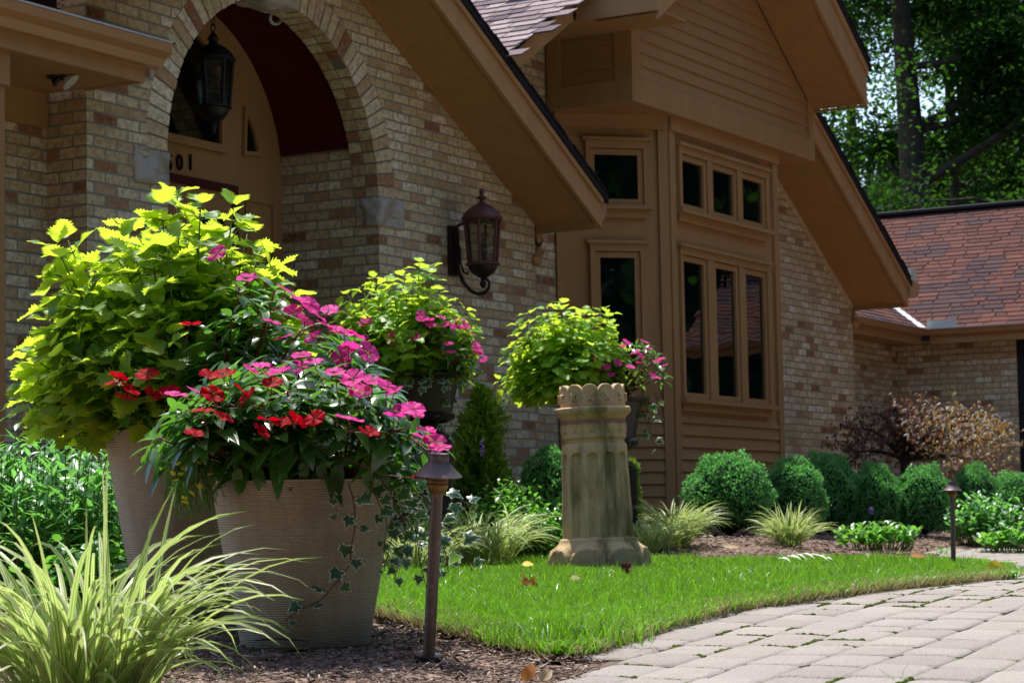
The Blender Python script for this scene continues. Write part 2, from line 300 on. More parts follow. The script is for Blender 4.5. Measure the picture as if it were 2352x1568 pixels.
# ------------------------------------------------------------------ object helpers
def tag(o,label=None,cat=None,group=None,kind=None):
    if label: o['label']=label
    if cat: o['category']=cat
    if group: o['group']=group
    if kind: o['kind']=kind
    return o
def empty(name,loc=(0,0,0),rz=0,label=None,cat=None,group=None,rot=None):
    o=bpy.data.objects.new(name,None); COL.objects.link(o); o.location=loc; o.rotation_euler=rot or (0,0,rz); o.empty_display_size=.1
    return tag(o,label,cat,group)
class MB:
    def __init__(s): s.v=[];s.f=[];s.r=[];s.cur=.5
    def add(s,vs,fs):
        o=len(s.v); s.v+= [tuple(p) for p in vs]; s.r+=[s.cur]*len(vs); s.f+=[tuple(i+o for i in q) for q in fs]
    def box(s,x0,x1,y0,y1,z0,z1):
        if x0>x1:x0,x1=x1,x0
        if y0>y1:y0,y1=y1,y0
        if z0>z1:z0,z1=z1,z0
        s.add([(x0,y0,z0),(x1,y0,z0),(x1,y1,z0),(x0,y1,z0),(x0,y0,z1),(x1,y0,z1),(x1,y1,z1),(x0,y1,z1)],[(0,3,2,1),(4,5,6,7),(0,1,5,4),(1,2,6,5),(2,3,7,6),(3,0,4,7)])
    def hexa(s,lo,hi):   # two quads (lists of 4 pts)
        s.add(lo+hi,[(0,3,2,1),(4,5,6,7),(0,1,5,4),(1,2,6,5),(2,3,7,6),(3,0,4,7)])
    def prism(s,poly,off):  # poly 3D pts, off vector
        n=len(poly); p2=[tuple(p[i]+off[i] for i in range(3)) for p in poly]
        s.add(list(poly)+p2,[tuple(range(n))[::-1],tuple(range(n,2*n))]+[(i,(i+1)%n,(i+1)%n+n,i+n) for i in range(n)])
    def lathe(s,prof,seg=24,c=(0,0,0),close=True,fn=None):
        vs=[];n=len(prof)
        for r,z in prof:
            for k in range(seg):
                a=2*math.pi*k/seg; rr=r*(fn(a,z) if fn else 1)
                vs.append((c[0]+rr*math.cos(a),c[1]+rr*math.sin(a),c[2]+z))
        fs=[(i*seg+k,i*seg+(k+1)%seg,(i+1)*seg+(k+1)%seg,(i+1)*seg+k) for i in range(n-1) for k in range(seg)]
        if close: fs+=[tuple(range(seg))[::-1],tuple((n-1)*seg+k for k in range(seg))]
        s.add(vs,fs)
    def tube(s,pts,rad,seg=8,cap=True):
        pts=[Vector(p) for p in pts]; n=len(pts); vs=[]
        if not hasattr(rad,'__len__'): rad=[rad]*n
        up=Vector((0,0,1))
        for i,p in enumerate(pts):
            d=(pts[min(i+1,n-1)]-pts[max(i-1,0)]); 
            if d.length<1e-9: d=Vector((0,0,1))
            d.normalize(); a=d.cross(up if abs(d.z)<.95 else Vector((1,0,0))).normalized(); b=d.cross(a)
            for k in range(seg):
                t=2*math.pi*k/seg; vs.append(p+(a*math.cos(t)+b*math.sin(t))*rad[i])
        fs=[(i*seg+k,i*seg+(k+1)%seg,(i+1)*seg+(k+1)%seg,(i+1)*seg+k) for i in range(n-1) for k in range(seg)]
        if cap: fs+=[tuple(range(seg))[::-1],tuple((n-1)*seg+k for k in range(seg))]
        s.add(vs,fs)
    def build(s,name,mat,parent=None,smooth=False,bevel=0,autosmooth=False):
        me=bpy.data.meshes.new(name); me.from_pydata(s.v,[],s.f); me.materials.append(mat)
        a=me.attributes.new('rnd','FLOAT','POINT'); a.data.foreach_set('value',np.array(s.r,dtype=np.float32))
        if smooth: me.shade_smooth()
        o=bpy.data.objects.new(name,me); COL.objects.link(o)
        if parent: o.parent=parent
        if autosmooth:
            me.shade_smooth(); 
            try: me.set_sharp_from_angle(angle=math.radians(35))
            except Exception: pass
        if bevel:
            b=o.modifiers.new('b','BEVEL'); b.width=bevel; b.segments=2; b.limit_method='ANGLE'
        return o
def npmesh(name,V,Fq,mat,parent=None,uv=None,rnd=None,edge=None,smooth=True,extra=None):
    """V (n,3), Fq (m,3) triangles or (m,4) quads as arrays"""
    me=bpy.data.meshes.new(name); k=Fq.shape[1]; me.vertices.add(len(V)); me.vertices.foreach_set('co',V.astype(np.float32).ravel())
    me.loops.add(Fq.size); me.loops.foreach_set('vertex_index',Fq.astype(np.int32).ravel())
    me.polygons.add(len(Fq)); me.polygons.foreach_set('loop_start',np.arange(0,Fq.size,k,dtype=np.int32)); 
    me.polygons.foreach_set('loop_total',np.full(len(Fq),k,dtype=np.int32))
    if smooth: me.polygons.foreach_set('use_smooth',np.ones(len(Fq),dtype=bool))
    me.update(calc_edges=True)
    if uv is not None:
        l=me.uv_layers.new(name='UVMap'); l.data.foreach_set('uv',uv[Fq.ravel()].astype(np.float32).ravel())
    for nm,ar in (('rnd',rnd),('edge',edge),('zone',extra)):
        if ar is not None:
            a=me.attributes.new(nm,'FLOAT','POINT'); a.data.foreach_set('value',ar.astype(np.float32))
    me.materials.append(mat); me.validate()
    o=bpy.data.objects.new(name,me); COL.objects.link(o)
    if parent: o.parent=parent
    return o
# leaf templates: unit length along +Y, normal +Z ; returns V,F(tri),UV,edge
def tpl_serrate(n=8,width=.36,tooth=.07,droop=.25,fold=.15,wave=.05,seed=0,peak=.35):
    r=random.Random(seed); V=[];F=[];UV=[];E=[]
    def w(t): 
        return width*(math.sin(math.pi*min(1,max(0,t))**.75)**.9 if t>0 else 0.02)*(1-.25*t)
    def P(s,t): # s signed lateral
        z=-droop*t*t*1.0+fold*abs(s)+wave*math.sin(9*t+3*s+seed)*abs(s)*3
        return (s,t*.98,z)
    mid=[]
    for i in range(n+1):
        t=i/n; mid.append(len(V)); V.append(P(0,t)); UV.append((.5,t)); E.append(0)
    for sg in (-1,1):
        notch=[]
        for i in range(n+1):
            t=i/n; ww=w(t) if i<n else 0.0; notch.append(len(V)); V.append(P(sg*ww,t)); UV.append((.5+sg*.42*(ww/width),t)); E.append(.9)
        for i in range(n):
            a,b,c,d=mid[i],mid[i+1],notch[i+1],notch[i]
            q=[(a,b,c),(a,c,d)] if sg<0 else [(a,c,b),(a,d,c)]
            F+=q
            if i<n-0:
                tm=(i+.85)/n; ww=(w((i+.6)/n)+tooth*(.8+.5*r.random()))
                k=len(V); V.append(P(sg*ww,min(tm+.03,1.02))); UV.append((.5+sg*.5,tm)); E.append(1)
                F.append((d,c,k) if sg<0 else (d,k,c))
    return np.array(V),np.array(F),np.array(UV),np.array(E,float)
def tpl_lance(width=.17,droop=.3,fold=.25,n=6,curl=0.,seed=0,tipsharp=1.):
    V=[];F=[];UV=[];E=[]
    for i in range(n+1):
        t=i/n; w=width*math.sin(math.pi*t**.85)**.8 if 0<t<1 else .004
        z=-droop*t*t; x0=curl*math.sin(t*2.5)
        for s in (-1,0,1): V.append((x0+s*w,t,z+fold*w*abs(s))); UV.append((.5+.5*s,t)); E.append(abs(s))
    for i in range(n):
        for j in (0,1):
            a=i*3+j; F+=[(a,a+1,a+4),(a,a+4,a+3)]
    return np.array(V),np.array(F),np.array(UV),np.array(E,float)
def tpl_ivy(seed=0):
    r=random.Random(seed); pts=[(0,0)]
    out=[(.0,.02),(.22,-.10),(.46,-.02),(.40,.18),(.56,.42),(.30,.46),(.22,.60),(0,1.0),(-.22,.60),(-.30,.46),(-.56,.42),(-.40,.18),(-.46,-.02),(-.22,-.10)]
    out=[(x*(.9+.2*r.random()),y) for x,y in out]; V=[(0,.28,.03)];UV=[(.5,.3)];E=[0]
    for x,y in out: V.append((x*.55,.28+(y-.28)*.55,.02-.04*r.random())); UV.append((.5+x*.3,y)); E.append(.5)
    for x,y in out: V.append((x,y,-.06-.12*abs(x)-.15*max(0,y-.5)+.03*r.random())); UV.append((.5+x*.5,y)); E.append(1)
    n=len(out);F=[]
    for i in range(n):
        j=(i+1)%n; F.append((0,1+i,1+j)); F+=[(1+i,1+n+i,1+n+j),(1+i,1+n+j,1+j)]
    return np.array(V),np.array(F),np.array(UV),np.array(E,float)
def tpl_petals(seed=0,n=5,notch=.12,flat=.18):
    r=random.Random(seed); V=[];F=[];UV=[];E=[]
    for k in range(n):
        a0=2*math.pi*k/n+r.uniform(-.1,.1); L_=1*(1.1 if k%n in(0,) else 1)*r.uniform(.92,1.08); half=.74; o=len(V)
        prof=[(.06,.04),(.42,.22),(.75,.46),(1.0,.44),(1.08,.22)]
        rows=[]
        for i,(rr,ww) in enumerate(prof):
            row=[]
            for s in (-1,-.5,0,.5,1):
                rad=rr*L_-(notch*(1-abs(s))*(i==4))-(.08*abs(s)*(i>=3)); x=ww*s*1.15; z=flat*(rr**2)*.6-.10*abs(s)*(rr)+.03*math.sin(5*x+k+seed)+.012*k
                V.append((math.cos(a0)*rad-math.sin(a0)*x,math.sin(a0)*rad+math.cos(a0)*x,z)); UV.append((.5+s*.5,rr)); E.append(rr)
        for i in range(4):
            for j in range(4):
                a=o+i*5+j; F+=[(a,a+5,a+6),(a,a+6,a+1)]
    return np.array(V),np.array(F),np.array(UV),np.array(E,float)
class Batch:
    def __init__(s,tpls): s.t=tpls; s.items=[[] for _ in tpls]
    def add(s,pos,d,nrm,size,k=None,rnd=None,wscale=1.):
        """pos base, d direction of leaf length, nrm approx normal"""
        k=random.randrange(len(s.t)) if k is None else k
        s.items[k].append((*pos,*d,*nrm,size,random.random() if rnd is None else rnd,wscale))
    def build(s,name,mat,parent=None,smooth=True):
        Vs=[];Fs=[];UVs=[];Rs=[];Es=[];o=0
        for (V,F,UV,E),it in zip(s.t,s.items):
            if not it: continue
            A=np.array(it,float); m=len(A); P=A[:,0:3]; d=A[:,3:6]; n=A[:,6:9]; sz=A[:,9]; rn=A[:,10]; ws=A[:,11]
            d/=np.linalg.norm(d,axis=1,keepdims=True)+1e-9; x=np.cross(d,n); ln=np.linalg.norm(x,axis=1,keepdims=True)
            bad=ln[:,0]<1e-4; x[bad]=np.cross(d[bad],np.array([.3,.9,.1])); x/=np.linalg.norm(x,axis=1,keepdims=True)+1e-9; n=np.cross(x,d)
            W=P[:,None,:]+sz[:,None,None]*(V[None,:,0:1]*x[:,None,:]*ws[:,None,None]+V[None,:,1:2]*d[:,None,:]+V[None,:,2:3]*n[:,None,:])
            nv=len(V); Vs.append(W.reshape(-1,3)); Fs.append((F[None]+(np.arange(m)*nv)[:,None,None]).reshape(-1,3)+o); o+=m*nv
            UVs.append(np.tile(UV,(m,1))); Rs.append(np.repeat(rn,nv)); Es.append(np.tile(E,m))
        if not Vs: return None
        return npmesh(name,np.concatenate(Vs),np.concatenate(Fs),mat,parent,np.concatenate(UVs),np.concatenate(Rs),np.concatenate(Es),smooth)
def rv(s=1.): return Vector((random.gauss(0,s),random.gauss(0,s),random.gauss(0,s)))
def rsph():
    while True:
        v=Vector((random.uniform(-1,1),random.uniform(-1,1),random.uniform(-1,1)))
        if .05<v.length<1: return v.normalized()
# ================================================================== HOUSE
HOUSE=empty('brick_house',(O[0],O[1],0),PH,'tan and cream brick house with arched entry, brown gables and a bay of windows','house')
b1=-.09; HZ=-.05
class HB(MB):            # house-frame builder: coordinates (a,b,z)
    def add(s,vs,fs): MB.add(s,[(p[0],-p[1],p[2]) for p in vs],[tuple(reversed(f)) for f in fs])
def hpart(mb,name,mat,parent=None,**k): return mb.build(name,M[mat] if isinstance(mat,str) else mat,parent or HOUSE,**k)
AC=-1.14; AR=1.14; AZ=hb(868,452,0)[1]; AR2=AR+.20
kr=hb(855,37,0); kq=hb(1228,512,0); SL1=(kq[1]-kr[1])/(kq[0]-kr[0])
def top1(a):                         # brick top line below the rake frieze (symmetric gable)
    return kq[1]+SL1*(AC+abs(a-AC)-kq[0])
aL=hb(199,400,0)[0]; aR=hb(1230,650,0)[0]
# entry wall with arch
w=HB(); TH=.2
def strip(a0,a1,zl0,zl1,zt0,zt1,b0=-TH,bf=0.): w.hexa([(a0,b0,zl0),(a1,b0,zl1),(a1,bf,zl1),(a0,bf,zl0)],[(a0,b0,zt0),(a1,b0,zt1),(a1,bf,zt1),(a0,bf,zt0)])
strip(aL,AC-AR2,HZ,HZ,top1(aL),top1(AC-AR2)); strip(AC-AR2,AC-AR,HZ,HZ,AZ,AZ); strip(AC+AR,AC+AR2,HZ,HZ,AZ,AZ); strip(AC+AR2,aR,HZ,HZ,top1(AC+AR2),top1(aR))
n=40
for i in range(n):
    t0=math.pi-math.pi*i/n; t1=math.pi-math.pi*(i+1)/n
    A0,A1=AC+AR2*math.cos(t0),AC+AR2*math.cos(t1); strip(A0,A1,AZ+AR2*math.sin(t0),AZ+AR2*math.sin(t1),top1(A0),top1(A1))
hpart(w,'entry_wall','brick')
# ring of arch bricks
mo=HB(); vL=HB(); vR=HB(); nb=46; key=(math.radians(90-9),math.radians(90+9))
for i in range(nb):
    t0=math.pi*i/nb; t1=math.pi*(i+1)/nb; g=.0055/AR
    def W(r,t,b): return (AC+r*math.cos(t),b,AZ+r*math.sin(t))
    mo.hexa([W(AR+.004,t0,-TH+.004),W(AR2-.002,t0,-TH+.004),W(AR2-.002,t0,-.006),W(AR+.004,t0,-.006)],[W(AR+.004,t1,-TH+.004),W(AR2-.002,t1,-TH+.004),W(AR2-.002,t1,-.006),W(AR+.004,t1,-.006)])
    if key[0]<(t0+t1)/2<key[1]: continue
    v=vR if i<nb/2 else vL
    for (bb0,bb1) in ((-.097,.003),(-TH+.001,-.107)):
        v.cur=random.random(); ja=random.uniform(-.004,.004); jb=random.uniform(-.002,.004)
        v.hexa([W(AR+ja,t0+g,bb0),W(AR2,t0+g,bb0),W(AR2,t0+g,bb1+jb),W(AR+ja,t0+g,bb1+jb)],[W(AR+ja,t1-g,bb0),W(AR2,t1-g,bb0),W(AR2,t1-g,bb1+jb),W(AR+ja,t1-g,bb1+jb)])
hpart(mo,'arch_mortar','mortar'); hpart(vL,'arch_ring','brick_piece',bevel=.003); hpart(vR,'arch_ring','brick_piece',bevel=.003)
def rough_block(a0,a1,bA,bB,z0,z1,name):
    me=bpy.data.meshes.new(name); import bmesh
    bm=bmesh.new(); bmesh.ops.create_cube(bm,size=1); bmesh.ops.subdivide_edges(bm,edges=bm.edges[:],cuts=9,use_grid_fill=True)
    from mathutils import noise as mn
    for q in bm.verts:
        p=Vector(((a0+a1)/2+q.co.x*(a1-a0),-((bA+bB)/2)+q.co.y*(bB-bA),(z0+z1)/2+q.co.z*(z1-z0)))
        d=mn.noise(p*7)*.05+mn.noise(p*19)*.022; e=max(abs(q.co.x),abs(q.co.y),abs(q.co.z)); k=sorted([abs(q.co.x),abs(q.co.y),abs(q.co.z)])[1]
        p+=Vector((q.co.x,q.co.y,q.co.z*.3)).normalized()*(d+.006)*(1 if k<.48 else .15); q.co=p
    bm.to_mesh(me); bm.free(); me.shade_smooth(); me.materials.append(M['stone'])
    a=me.attributes.new('rnd','FLOAT','POINT'); o=bpy.data.objects.new(name,me); COL.objects.link(o); o.parent=HOUSE; return o
s0=hb(305,337,0);s1=hb(383,430,0)
rough_block(s0[0],AC-AR+.004,-.2,.012,s1[1]-.0,s0[1],'springer_stone')
s3=hb(926,530,0); rough_block(AC+AR-.004,s3[0],-.19,.012,s3[1],AZ,'springer_stone')
kz=AZ+AR; rough_block(AC-.18,AC+.18,-.22,.02,kz-.02,kz+.25,'keystone')
# recessed fixture under the arch top
rl=hb(640,40,-.27); g=HB(); g.tube([(rl[0]+.062*math.cos(t),-.27+.02*math.sin(t)-.02,rl[1]+.04*math.sin(t)) for t in np.linspace(0,6.2832,20)],.011,8,cap=False); hpart(g,'recessed_light_ring','galv',smooth=True)
# passage
for x0_,x1_ in ((0,.22),(AC-AR-.22,AC-AR)):
    p=HB(); p.box(x0_,x1_,-.81,-TH-.001,HZ,ha(799,330,0)[1]); hpart(p,'passage_wall','brick')
vz=ha(799,330,0)[1]; VC=vz-.25; VR=1.15; v=HB(); t_s=math.asin(.25/VR); n=24
for i in range(n):
    t0=t_s+(math.pi-2*t_s)*i/n; t1=t_s+(math.pi-2*t_s)*(i+1)/n
    def W(r,t,b): return (AC+r*math.cos(t),b,VC+r*math.sin(t))
    v.hexa([W(VR,t0,-.81),W(VR+.05,t0,-.81),W(VR+.05,t0,-TH-.002),W(VR,t0,-TH-.002)],[W(VR,t1,-.81),W(VR+.05,t1,-.81),W(VR+.05,t1,-TH-.002),W(VR,t1,-TH-.002)])
v.box(-.03,.0,-.80,-TH-.003,vz-.035,vz+.01)
v.box(AC-AR-.3,AC+AR+.3,-TH-.03,-TH-.004,vz+1.25,vz+1.6)
hpart(v,'vault_ceiling','redvault',smooth=False)
# door wall
bd=-.81
d=HB(); poly=[(AC-VR-.02,bd-.05,HZ)]+[(AC+VR*math.cos(math.pi-math.pi*i/30),bd-.05,VC+.02+VR*math.sin(math.pi*i/30)) for i in range(31)]+[(AC+VR+.02,bd-.05,HZ)]
d.prism(poly,(0,.05,0)); dw=hpart(d,'door_surround','paint')
def fr(mb,a0,a1,z0,z1,wd,b0,b1_):   # rectangular frame
    mb.box(a0-wd,a0,b0,b1_,z0-wd,z1+wd); mb.box(a1,a1+wd,b0,b1_,z0-wd,z1+wd); mb.box(a0,a1,b0,b1_,z1,z1+wd); mb.box(a0,a1,b0,b1_,z0-wd,z0)
# transom window
ta1,tz0=hb(501,333,bd)[0],hb(501,333,bd)[1]; ta0=2*AC-ta1-.0
tw=HB(); fr(tw,ta0,ta1,tz0,tz0+.30,.05,bd-.01,bd+.035)
tw.v=[];tw.f=[];tw.r=[]
def archpath(r): return [(AC+(ta1-AC+r)*math.cos(t),tz0+.32+(ta1-AC+r)*math.sin(t)) for t in [math.pi*i/16 for i in range(17)]]
inner=[(ta1,tz0)]+archpath(0)+[(ta0,tz0)]; outer=[(ta1+.055,tz0-.055)]+archpath(.055)+[(ta0-.055,tz0-.055)]
for i in range(len(inner)):
    j=(i+1)%len(inner)
    tw.hexa([(inner[i][0],bd-.01,inner[i][1]),(outer[i][0],bd-.01,outer[i][1]),(outer[j][0],bd-.01,outer[j][1]),(inner[j][0],bd-.01,inner[j][1])],[(inner[i][0],bd+.035,inner[i][1]),(outer[i][0],bd+.035,outer[i][1]),(outer[j][0],bd+.035,outer[j][1]),(inner[j][0],bd+.035,inner[j][1])])
two=hpart(tw,'transom_window','paint'); g=HB(); g.prism([(x,bd+.004,z) for x,z in inner],(0,.004,0)); hpart(g,'pane','glass',two)
# sidelight
q=[hb(x,y,bd) for x,y in [(559,348),(587,350),(577,300),(561,262)]]
sl=HB(); cx_=sum(a for a,_ in q)/4; cz_=sum(z for _,z in q)/4
for i in range(4):
    j=(i+1)%4; ou=lambda p:(cx_+(p[0]-cx_)*1.42,cz_+(p[1]-cz_)*1.3)
    A,B,C2,D2=q[i],ou(q[i]),ou(q[j]),q[j]; sl.hexa([(A[0],bd-.01,A[1]),(B[0],bd-.01,B[1]),(C2[0],bd-.01,C2[1]),(D2[0],bd-.01,D2[1])],[(A[0],bd+.03,A[1]),(B[0],bd+.03,B[1]),(C2[0],bd+.03,C2[1]),(D2[0],bd+.03,D2[1])])
slo=hpart(sl,'side_window','paint'); g=HB(); g.prism([(a,bd+.004,z) for a,z in q],(0,.004,0)); hpart(g,'pane','glass',slo)
# side panel mouldings
pa0=hb(560,460,bd)[0]; pa1=hb(628,470,bd)[0]; pz=hb(560,460,bd)[1]
for (zz0,zz1) in ((pz-.42,pz),(pz-1.0,pz-.5)):
    g=HB(); fr(g,pa0+.03,pa1-.03,zz0,zz1,.025,bd-.005,bd+.018); g.box(pa0+.06,pa1-.06,bd-.005,bd+.008,zz0+.03,zz1-.03); hpart(g,'side_panel','paint')
# door leaf
dr=HB(); dz=hb(535,428,bd)[1]; da1=hb(540,470,bd)[0]; da0=2*AC-da1
fr(dr,da0+.06,da1-.06,.05,dz-.06,.06,bd-.01,bd+.03); dro=hpart(dr,'front_door','doorred')
lf=HB(); lf.box(da0+.06,da1-.06,bd-.01,bd+.012,.05,dz-.06); hpart(lf,'door_leaf','paint',dro)
g=HB(); g.box(da1-.42,da1-.14,bd+.012,bd+.016,1.0,dz-.2); g.box(da0+.14,da0+.42,bd+.012,bd+.016,1.0,dz-.2); hpart(g,'pane','glass',dro)
g=HB(); g.tube([(AC+.42,bd+.07,1.05),(AC+.42,bd+.07,1.2)],.012); g.tube([(AC+.42,bd+.01,1.07),(AC+.42,bd+.07,1.07)],.01); hpart(g,'handle','black',dro,smooth=True)
# house number
def text_mesh(s,name,mat,size,parent,loc,rot,scale=(1,1,1),ext=.006):
    cu=bpy.data.curves.new(name,'FONT'); cu.body=s; cu.size=size; cu.extrude=ext; cu.align_x='LEFT'; cu.resolution_u=3
    t=bpy.data.objects.new(name+'_t',cu); COL.objects.link(t); dg=bpy.context.evaluated_depsgraph_get(); me=bpy.data.meshes.new_from_object(t.evaluated_get(dg))
    bpy.data.objects.remove(t); me.materials.clear(); me.materials.append(mat); o=bpy.data.objects.new(name,me); COL.objects.link(o); o.parent=parent; o.location=loc; o.rotation_euler=rot; o.scale=scale; return o
n0=hb(375,395,bd); n1=hb(430,355,bd)
for ch,px in (('5',378),('0',402),('1',427)):
    aa,zz=hb(px,390,bd); text_mesh(ch,'house_number',M['number'],.155,HOUSE,(aa,-(bd+.012),zz),(math.radians(90),0,0),(.9,1,1))
# ---------------- porch at the left
bf=ha(332,191,aL)[0]; zf=ha(332,191,aL)[1]; bR=ha(107,350,aL)[0]
p=HB(); p.box(aL-.0,aL+.2,bR,-TH-.001,HZ,zf+.3); p.box(aL-2.2,aL-.0,bR-.2,bR,HZ,zf+.3); hpart(p,'porch_wall','brick')
fz=hb(107,298,bR); p=HB(); p.box(aL-2.2,aL-.02,bR+.002,bR+.03,fz[1],zf+.2); hpart(p,'porch_frieze','paint')
p=HB(); p.box(-6.2,aL+.0,bf-.03,bf,zf,zf+.17); p.box(aL-.03,aL+.0,.004,bf-.031,zf,zf+.17); hpart(p,'porch_fascia','paint_light')
p=HB(); p.box(-6.2,aL-.031,bR+.004,bf-.031,zf+.01,zf+.03); hpart(p,'porch_soffit','paint')
ge=hb(395,102,bf+.13); gz0=hb(382,151,bf+.12)[1]; gz1=ge[1]
p=HB(); prof=[(bf+.003,gz0),(bf+.06,gz0),(bf+.085,gz0+.045),(bf+.13,gz0+.075),(bf+.135,gz1),(bf+.003,gz1)]
p.prism([(-6.2,b,z) for b,z in prof],(ge[0]+6.2,0,0)); po=hpart(p,'porch_gutter','paint_metal'); p=HB(); p.box(-6.2,ge[0],bf+.10,bf+.139,gz1+.002,gz1+.012); p.box(-6.2,ge[0],bf+.01,bf+.10,gz1+.002,gz1+.006); hpart(p,'gutter_lip','white_metal',po)
px0=hb(20,120,bf-.05)[0]; p=HB(); p.box(px0-.3,px0-.02,bf-.30,bf-.06,HZ,zf-.16); p.box(px0-.32,px0,bf-.32,bf-.04,zf-.18,zf+.005); hpart(p,'porch_post','paint')
from mathutils import noise as mn2
def shingles(name,org,u,v,n_,ulen,vlen,parent,inside=None,rowh=.14,tabw=.24,mat='shingle'):
    """org,u,v,n_: house-frame (a,b,z) vectors; tabs laid on the plane"""
    org,u,v,n_=map(Vector,(org,u,v,n_)); mb=HB(); rows=int(vlen/rowh)
    for r in range(rows):
        x=-random.random()*tabw
        while x<ulen:
            wd=tabw*random.uniform(.6,1.3); x1=x+wd
            cxx,cyy=x+wd/2,(r+.5)*rowh
            if inside is None or inside(cxx,cyy):
                k=random.choice((.0,.014,.014)); sk=random.uniform(.006,.03); t=.001+k*.25
                mb.cur=.3+.7*random.random() if mn2.noise(Vector((x*2.2,r*.33,1.7)))<.10+random.gauss(0,.1) else random.random()*.28
                def Pp(uu,vv,h): return tuple(org+u*uu+v*vv+n_*h)
                y0=r*rowh-(.012 if k else 0); y1=(r+1)*rowh+.02
                lo=[Pp(x+sk,y0,.010+t),Pp(x1+sk*.2,y0,.010+t),Pp(x1-.002,y1,.003),Pp(x,y1,.003)]
                lo2=[Pp(x+sk,y0,.0),Pp(x1+sk*.2,y0,.0),Pp(x1-.002,y1,.001),Pp(x,y1,.001)]
                mb.hexa(lo2,lo)
            x=x1
    return mb.build(name,M[mat],parent)
# porch roof
rz=gz1+.0; p=HB(); p.hexa([(-6.2,bf+.08,rz-.01),(aL+.05,bf+.08,rz-.01),(aL+.05,.0,rz+.14),(-6.2,.0,rz+.14)],[(-6.2,bf+.08,rz+.02),(aL+.05,bf+.08,rz+.02),(aL+.05,.0,rz+.17),(-6.2,.0,rz+.17)])
pr=hpart(p,'porch_roof','shingle_dark'); sv=Vector((0,-(bf+.08),.15)); 
shingles('shingles',(-6.2,bf+.08,rz+.02),(1,0,0),tuple(sv.normalized()),tuple(Vector((0,.15,(bf+.08))).normalized()),6.2+aL+.05,sv.length+.05,pr,mat='shingle')
# ---------------- rakes
def rake(name,a0,z0,a1,z1,bw,bo,hgt,mat='paint_light',soffit=True,frieze=.0,roofback=-6.,edge=.055):
    """sloped roof edge from (a0,z0) low-line start to (a1,z1); bw wall plane, bo fascia plane"""
    f=HB(); f.prism([(a0,bo-.03,z0),(a1,bo-.03,z1),(a1,bo-.03,z1+hgt),(a0,bo-.03,z0+hgt)],(0,.03,0)); 
    f.prism([(a0,bo+.001,z0+hgt*.80),(a1,bo+.001,z1+hgt*.80),(a1,bo+.001,z1+hgt),(a0,bo+.001,z0+hgt)],(0,.02,0)); fo=hpart(f,name+'_fascia',mat)
    if soffit:
        s=HB(); s.prism([(a0,bw+.002,z0+.03),(a1,bw+.002,z1+.03),(a1,bw+.002,z1+.05),(a0,bw+.002,z0+.05)],(0,bo-.032-bw,0)); hpart(s,name+'_soffit','paint')
    r=HB(); ss=1 if z1<z0 else -1; ext=.05*(1 if a1>a0 else -1) if ss>0 else 0
    sl=(z1-z0)/(a1-a0); a1e=a1+ext; z1e=z1+sl*ext
    r.prism([(a0,roofback,z0+hgt+.003),(a1e,roofback,z1e+hgt+.003),(a1e,roofback,z1e+hgt+edge),(a0,roofback,z0+hgt+edge)],(0,bo+.035-roofback,0)); ro=hpart(r,name+'_roof','shingle_dark')
    # ragged shingle ends along the rake
    g=HB(); L_=math.hypot(a1-a0,z1-z0); k=int(L_/.14)
    for i in range(k):
        t=(i+.5)/k; x=a0+(a1-a0)*t; zc=z0+(z1-z0)*t+hgt+edge; hw_=.5*(a1-a0)/k
        g.prism([(x-hw_,bo-.2,zc-sl*hw_+.001),(x+hw_*.98,bo-.2,zc+sl*hw_+.001),(x+hw_*.98,bo-.2,zc+sl*hw_+.012),(x-hw_,bo-.2,zc-sl*hw_+.018)],(0,.24+random.uniform(0,.012),0))
    hpart(g,'shingle_edge','shingle_dark',ro)
    return fo
bo1=.55; l0=hb(997.4,0,bo1); l1=hb(1378.7,518.4,bo1); sl1=(l1[1]-l0[1])/(l1[0]-l0[0]); aE=l1[0]+.03
zt=l1[1]+sl1*(AC-l1[0]); hg1=hb(1393.8,475,bo1)[1]-(l1[1]+sl1*(hb(1393.8,475,bo1)[0]-l1[0]))
rake('entry_rake',AC,zt,aE,l1[1]+sl1*.03,0,bo1,hg1)
rake('entry_rake_left',AC,zt,AC-(aL*-1+AC)-.0,zt+sl1*(abs(aL)-abs(AC)),0,bo1,hg1) if False else None
f2=hb(1236.6,458,.03); f1=hb(877,0,.03)
g=HB(); zb=lambda a:top1(a)-.01
g.prism([(AC,.002,zb(AC)),(aR+.02,.002,zb(aR+.02)),(aR+.02,.002,zb(aR+.02)+.24),(AC,.002,zb(AC)+.24)],(0,.03,0)); hpart(g,'entry_frieze','paint')
aLe=aL-.25; g=HB(); g.prism([(AC,.002,zb(AC)),(aLe,.002,zb(aLe)),(aLe,.002,zb(aLe)+.24),(AC,.002,zb(AC)+.24)],(0,.03,0)); hpart(g,'entry_frieze','paint')
rake('entry_rake',AC,zt,AC-(AC-aL)-.25,zt+sl1*((AC-aL)+.25),0,bo1,hg1)
# boxed lower end of the entry rake and gutter stub
g=HB(); zl=l1[1]+sl1*.03; g.prism([(aR+.02,.002,zl-.0),(aE,.002,zl-.0),(aE,.002,zl+.02),(aR+.02,.002,zl+.14)],(0,bo1-.034,0)); hpart(g,'rake_return','paint')
ge1=hb(1400,480,bo1); g=HB(); g.prism([(aE+.002,bo1-.02,zl+.06),(aE+.06,bo1-.02,zl+.06),(aE+.12,bo1-.02,zl+.13),(aE+.12,bo1-.02,zl+.19),(aE+.002,bo1-.02,zl+.19)],(0,-4,0)); hpart(g,'side_gutter','paint_metal')
g=HB(); g.tube([(aR+.10,-.05,zl+.05),(aR+.12,-.03,zl-.05),(aR+.10,-.02,zl-.13),(aR+.02,-.02,zl-.19),(aR-.03,.03,zl-.22)],.042,10); hpart(g,'downspout_elbow','paint_metal',smooth=True)
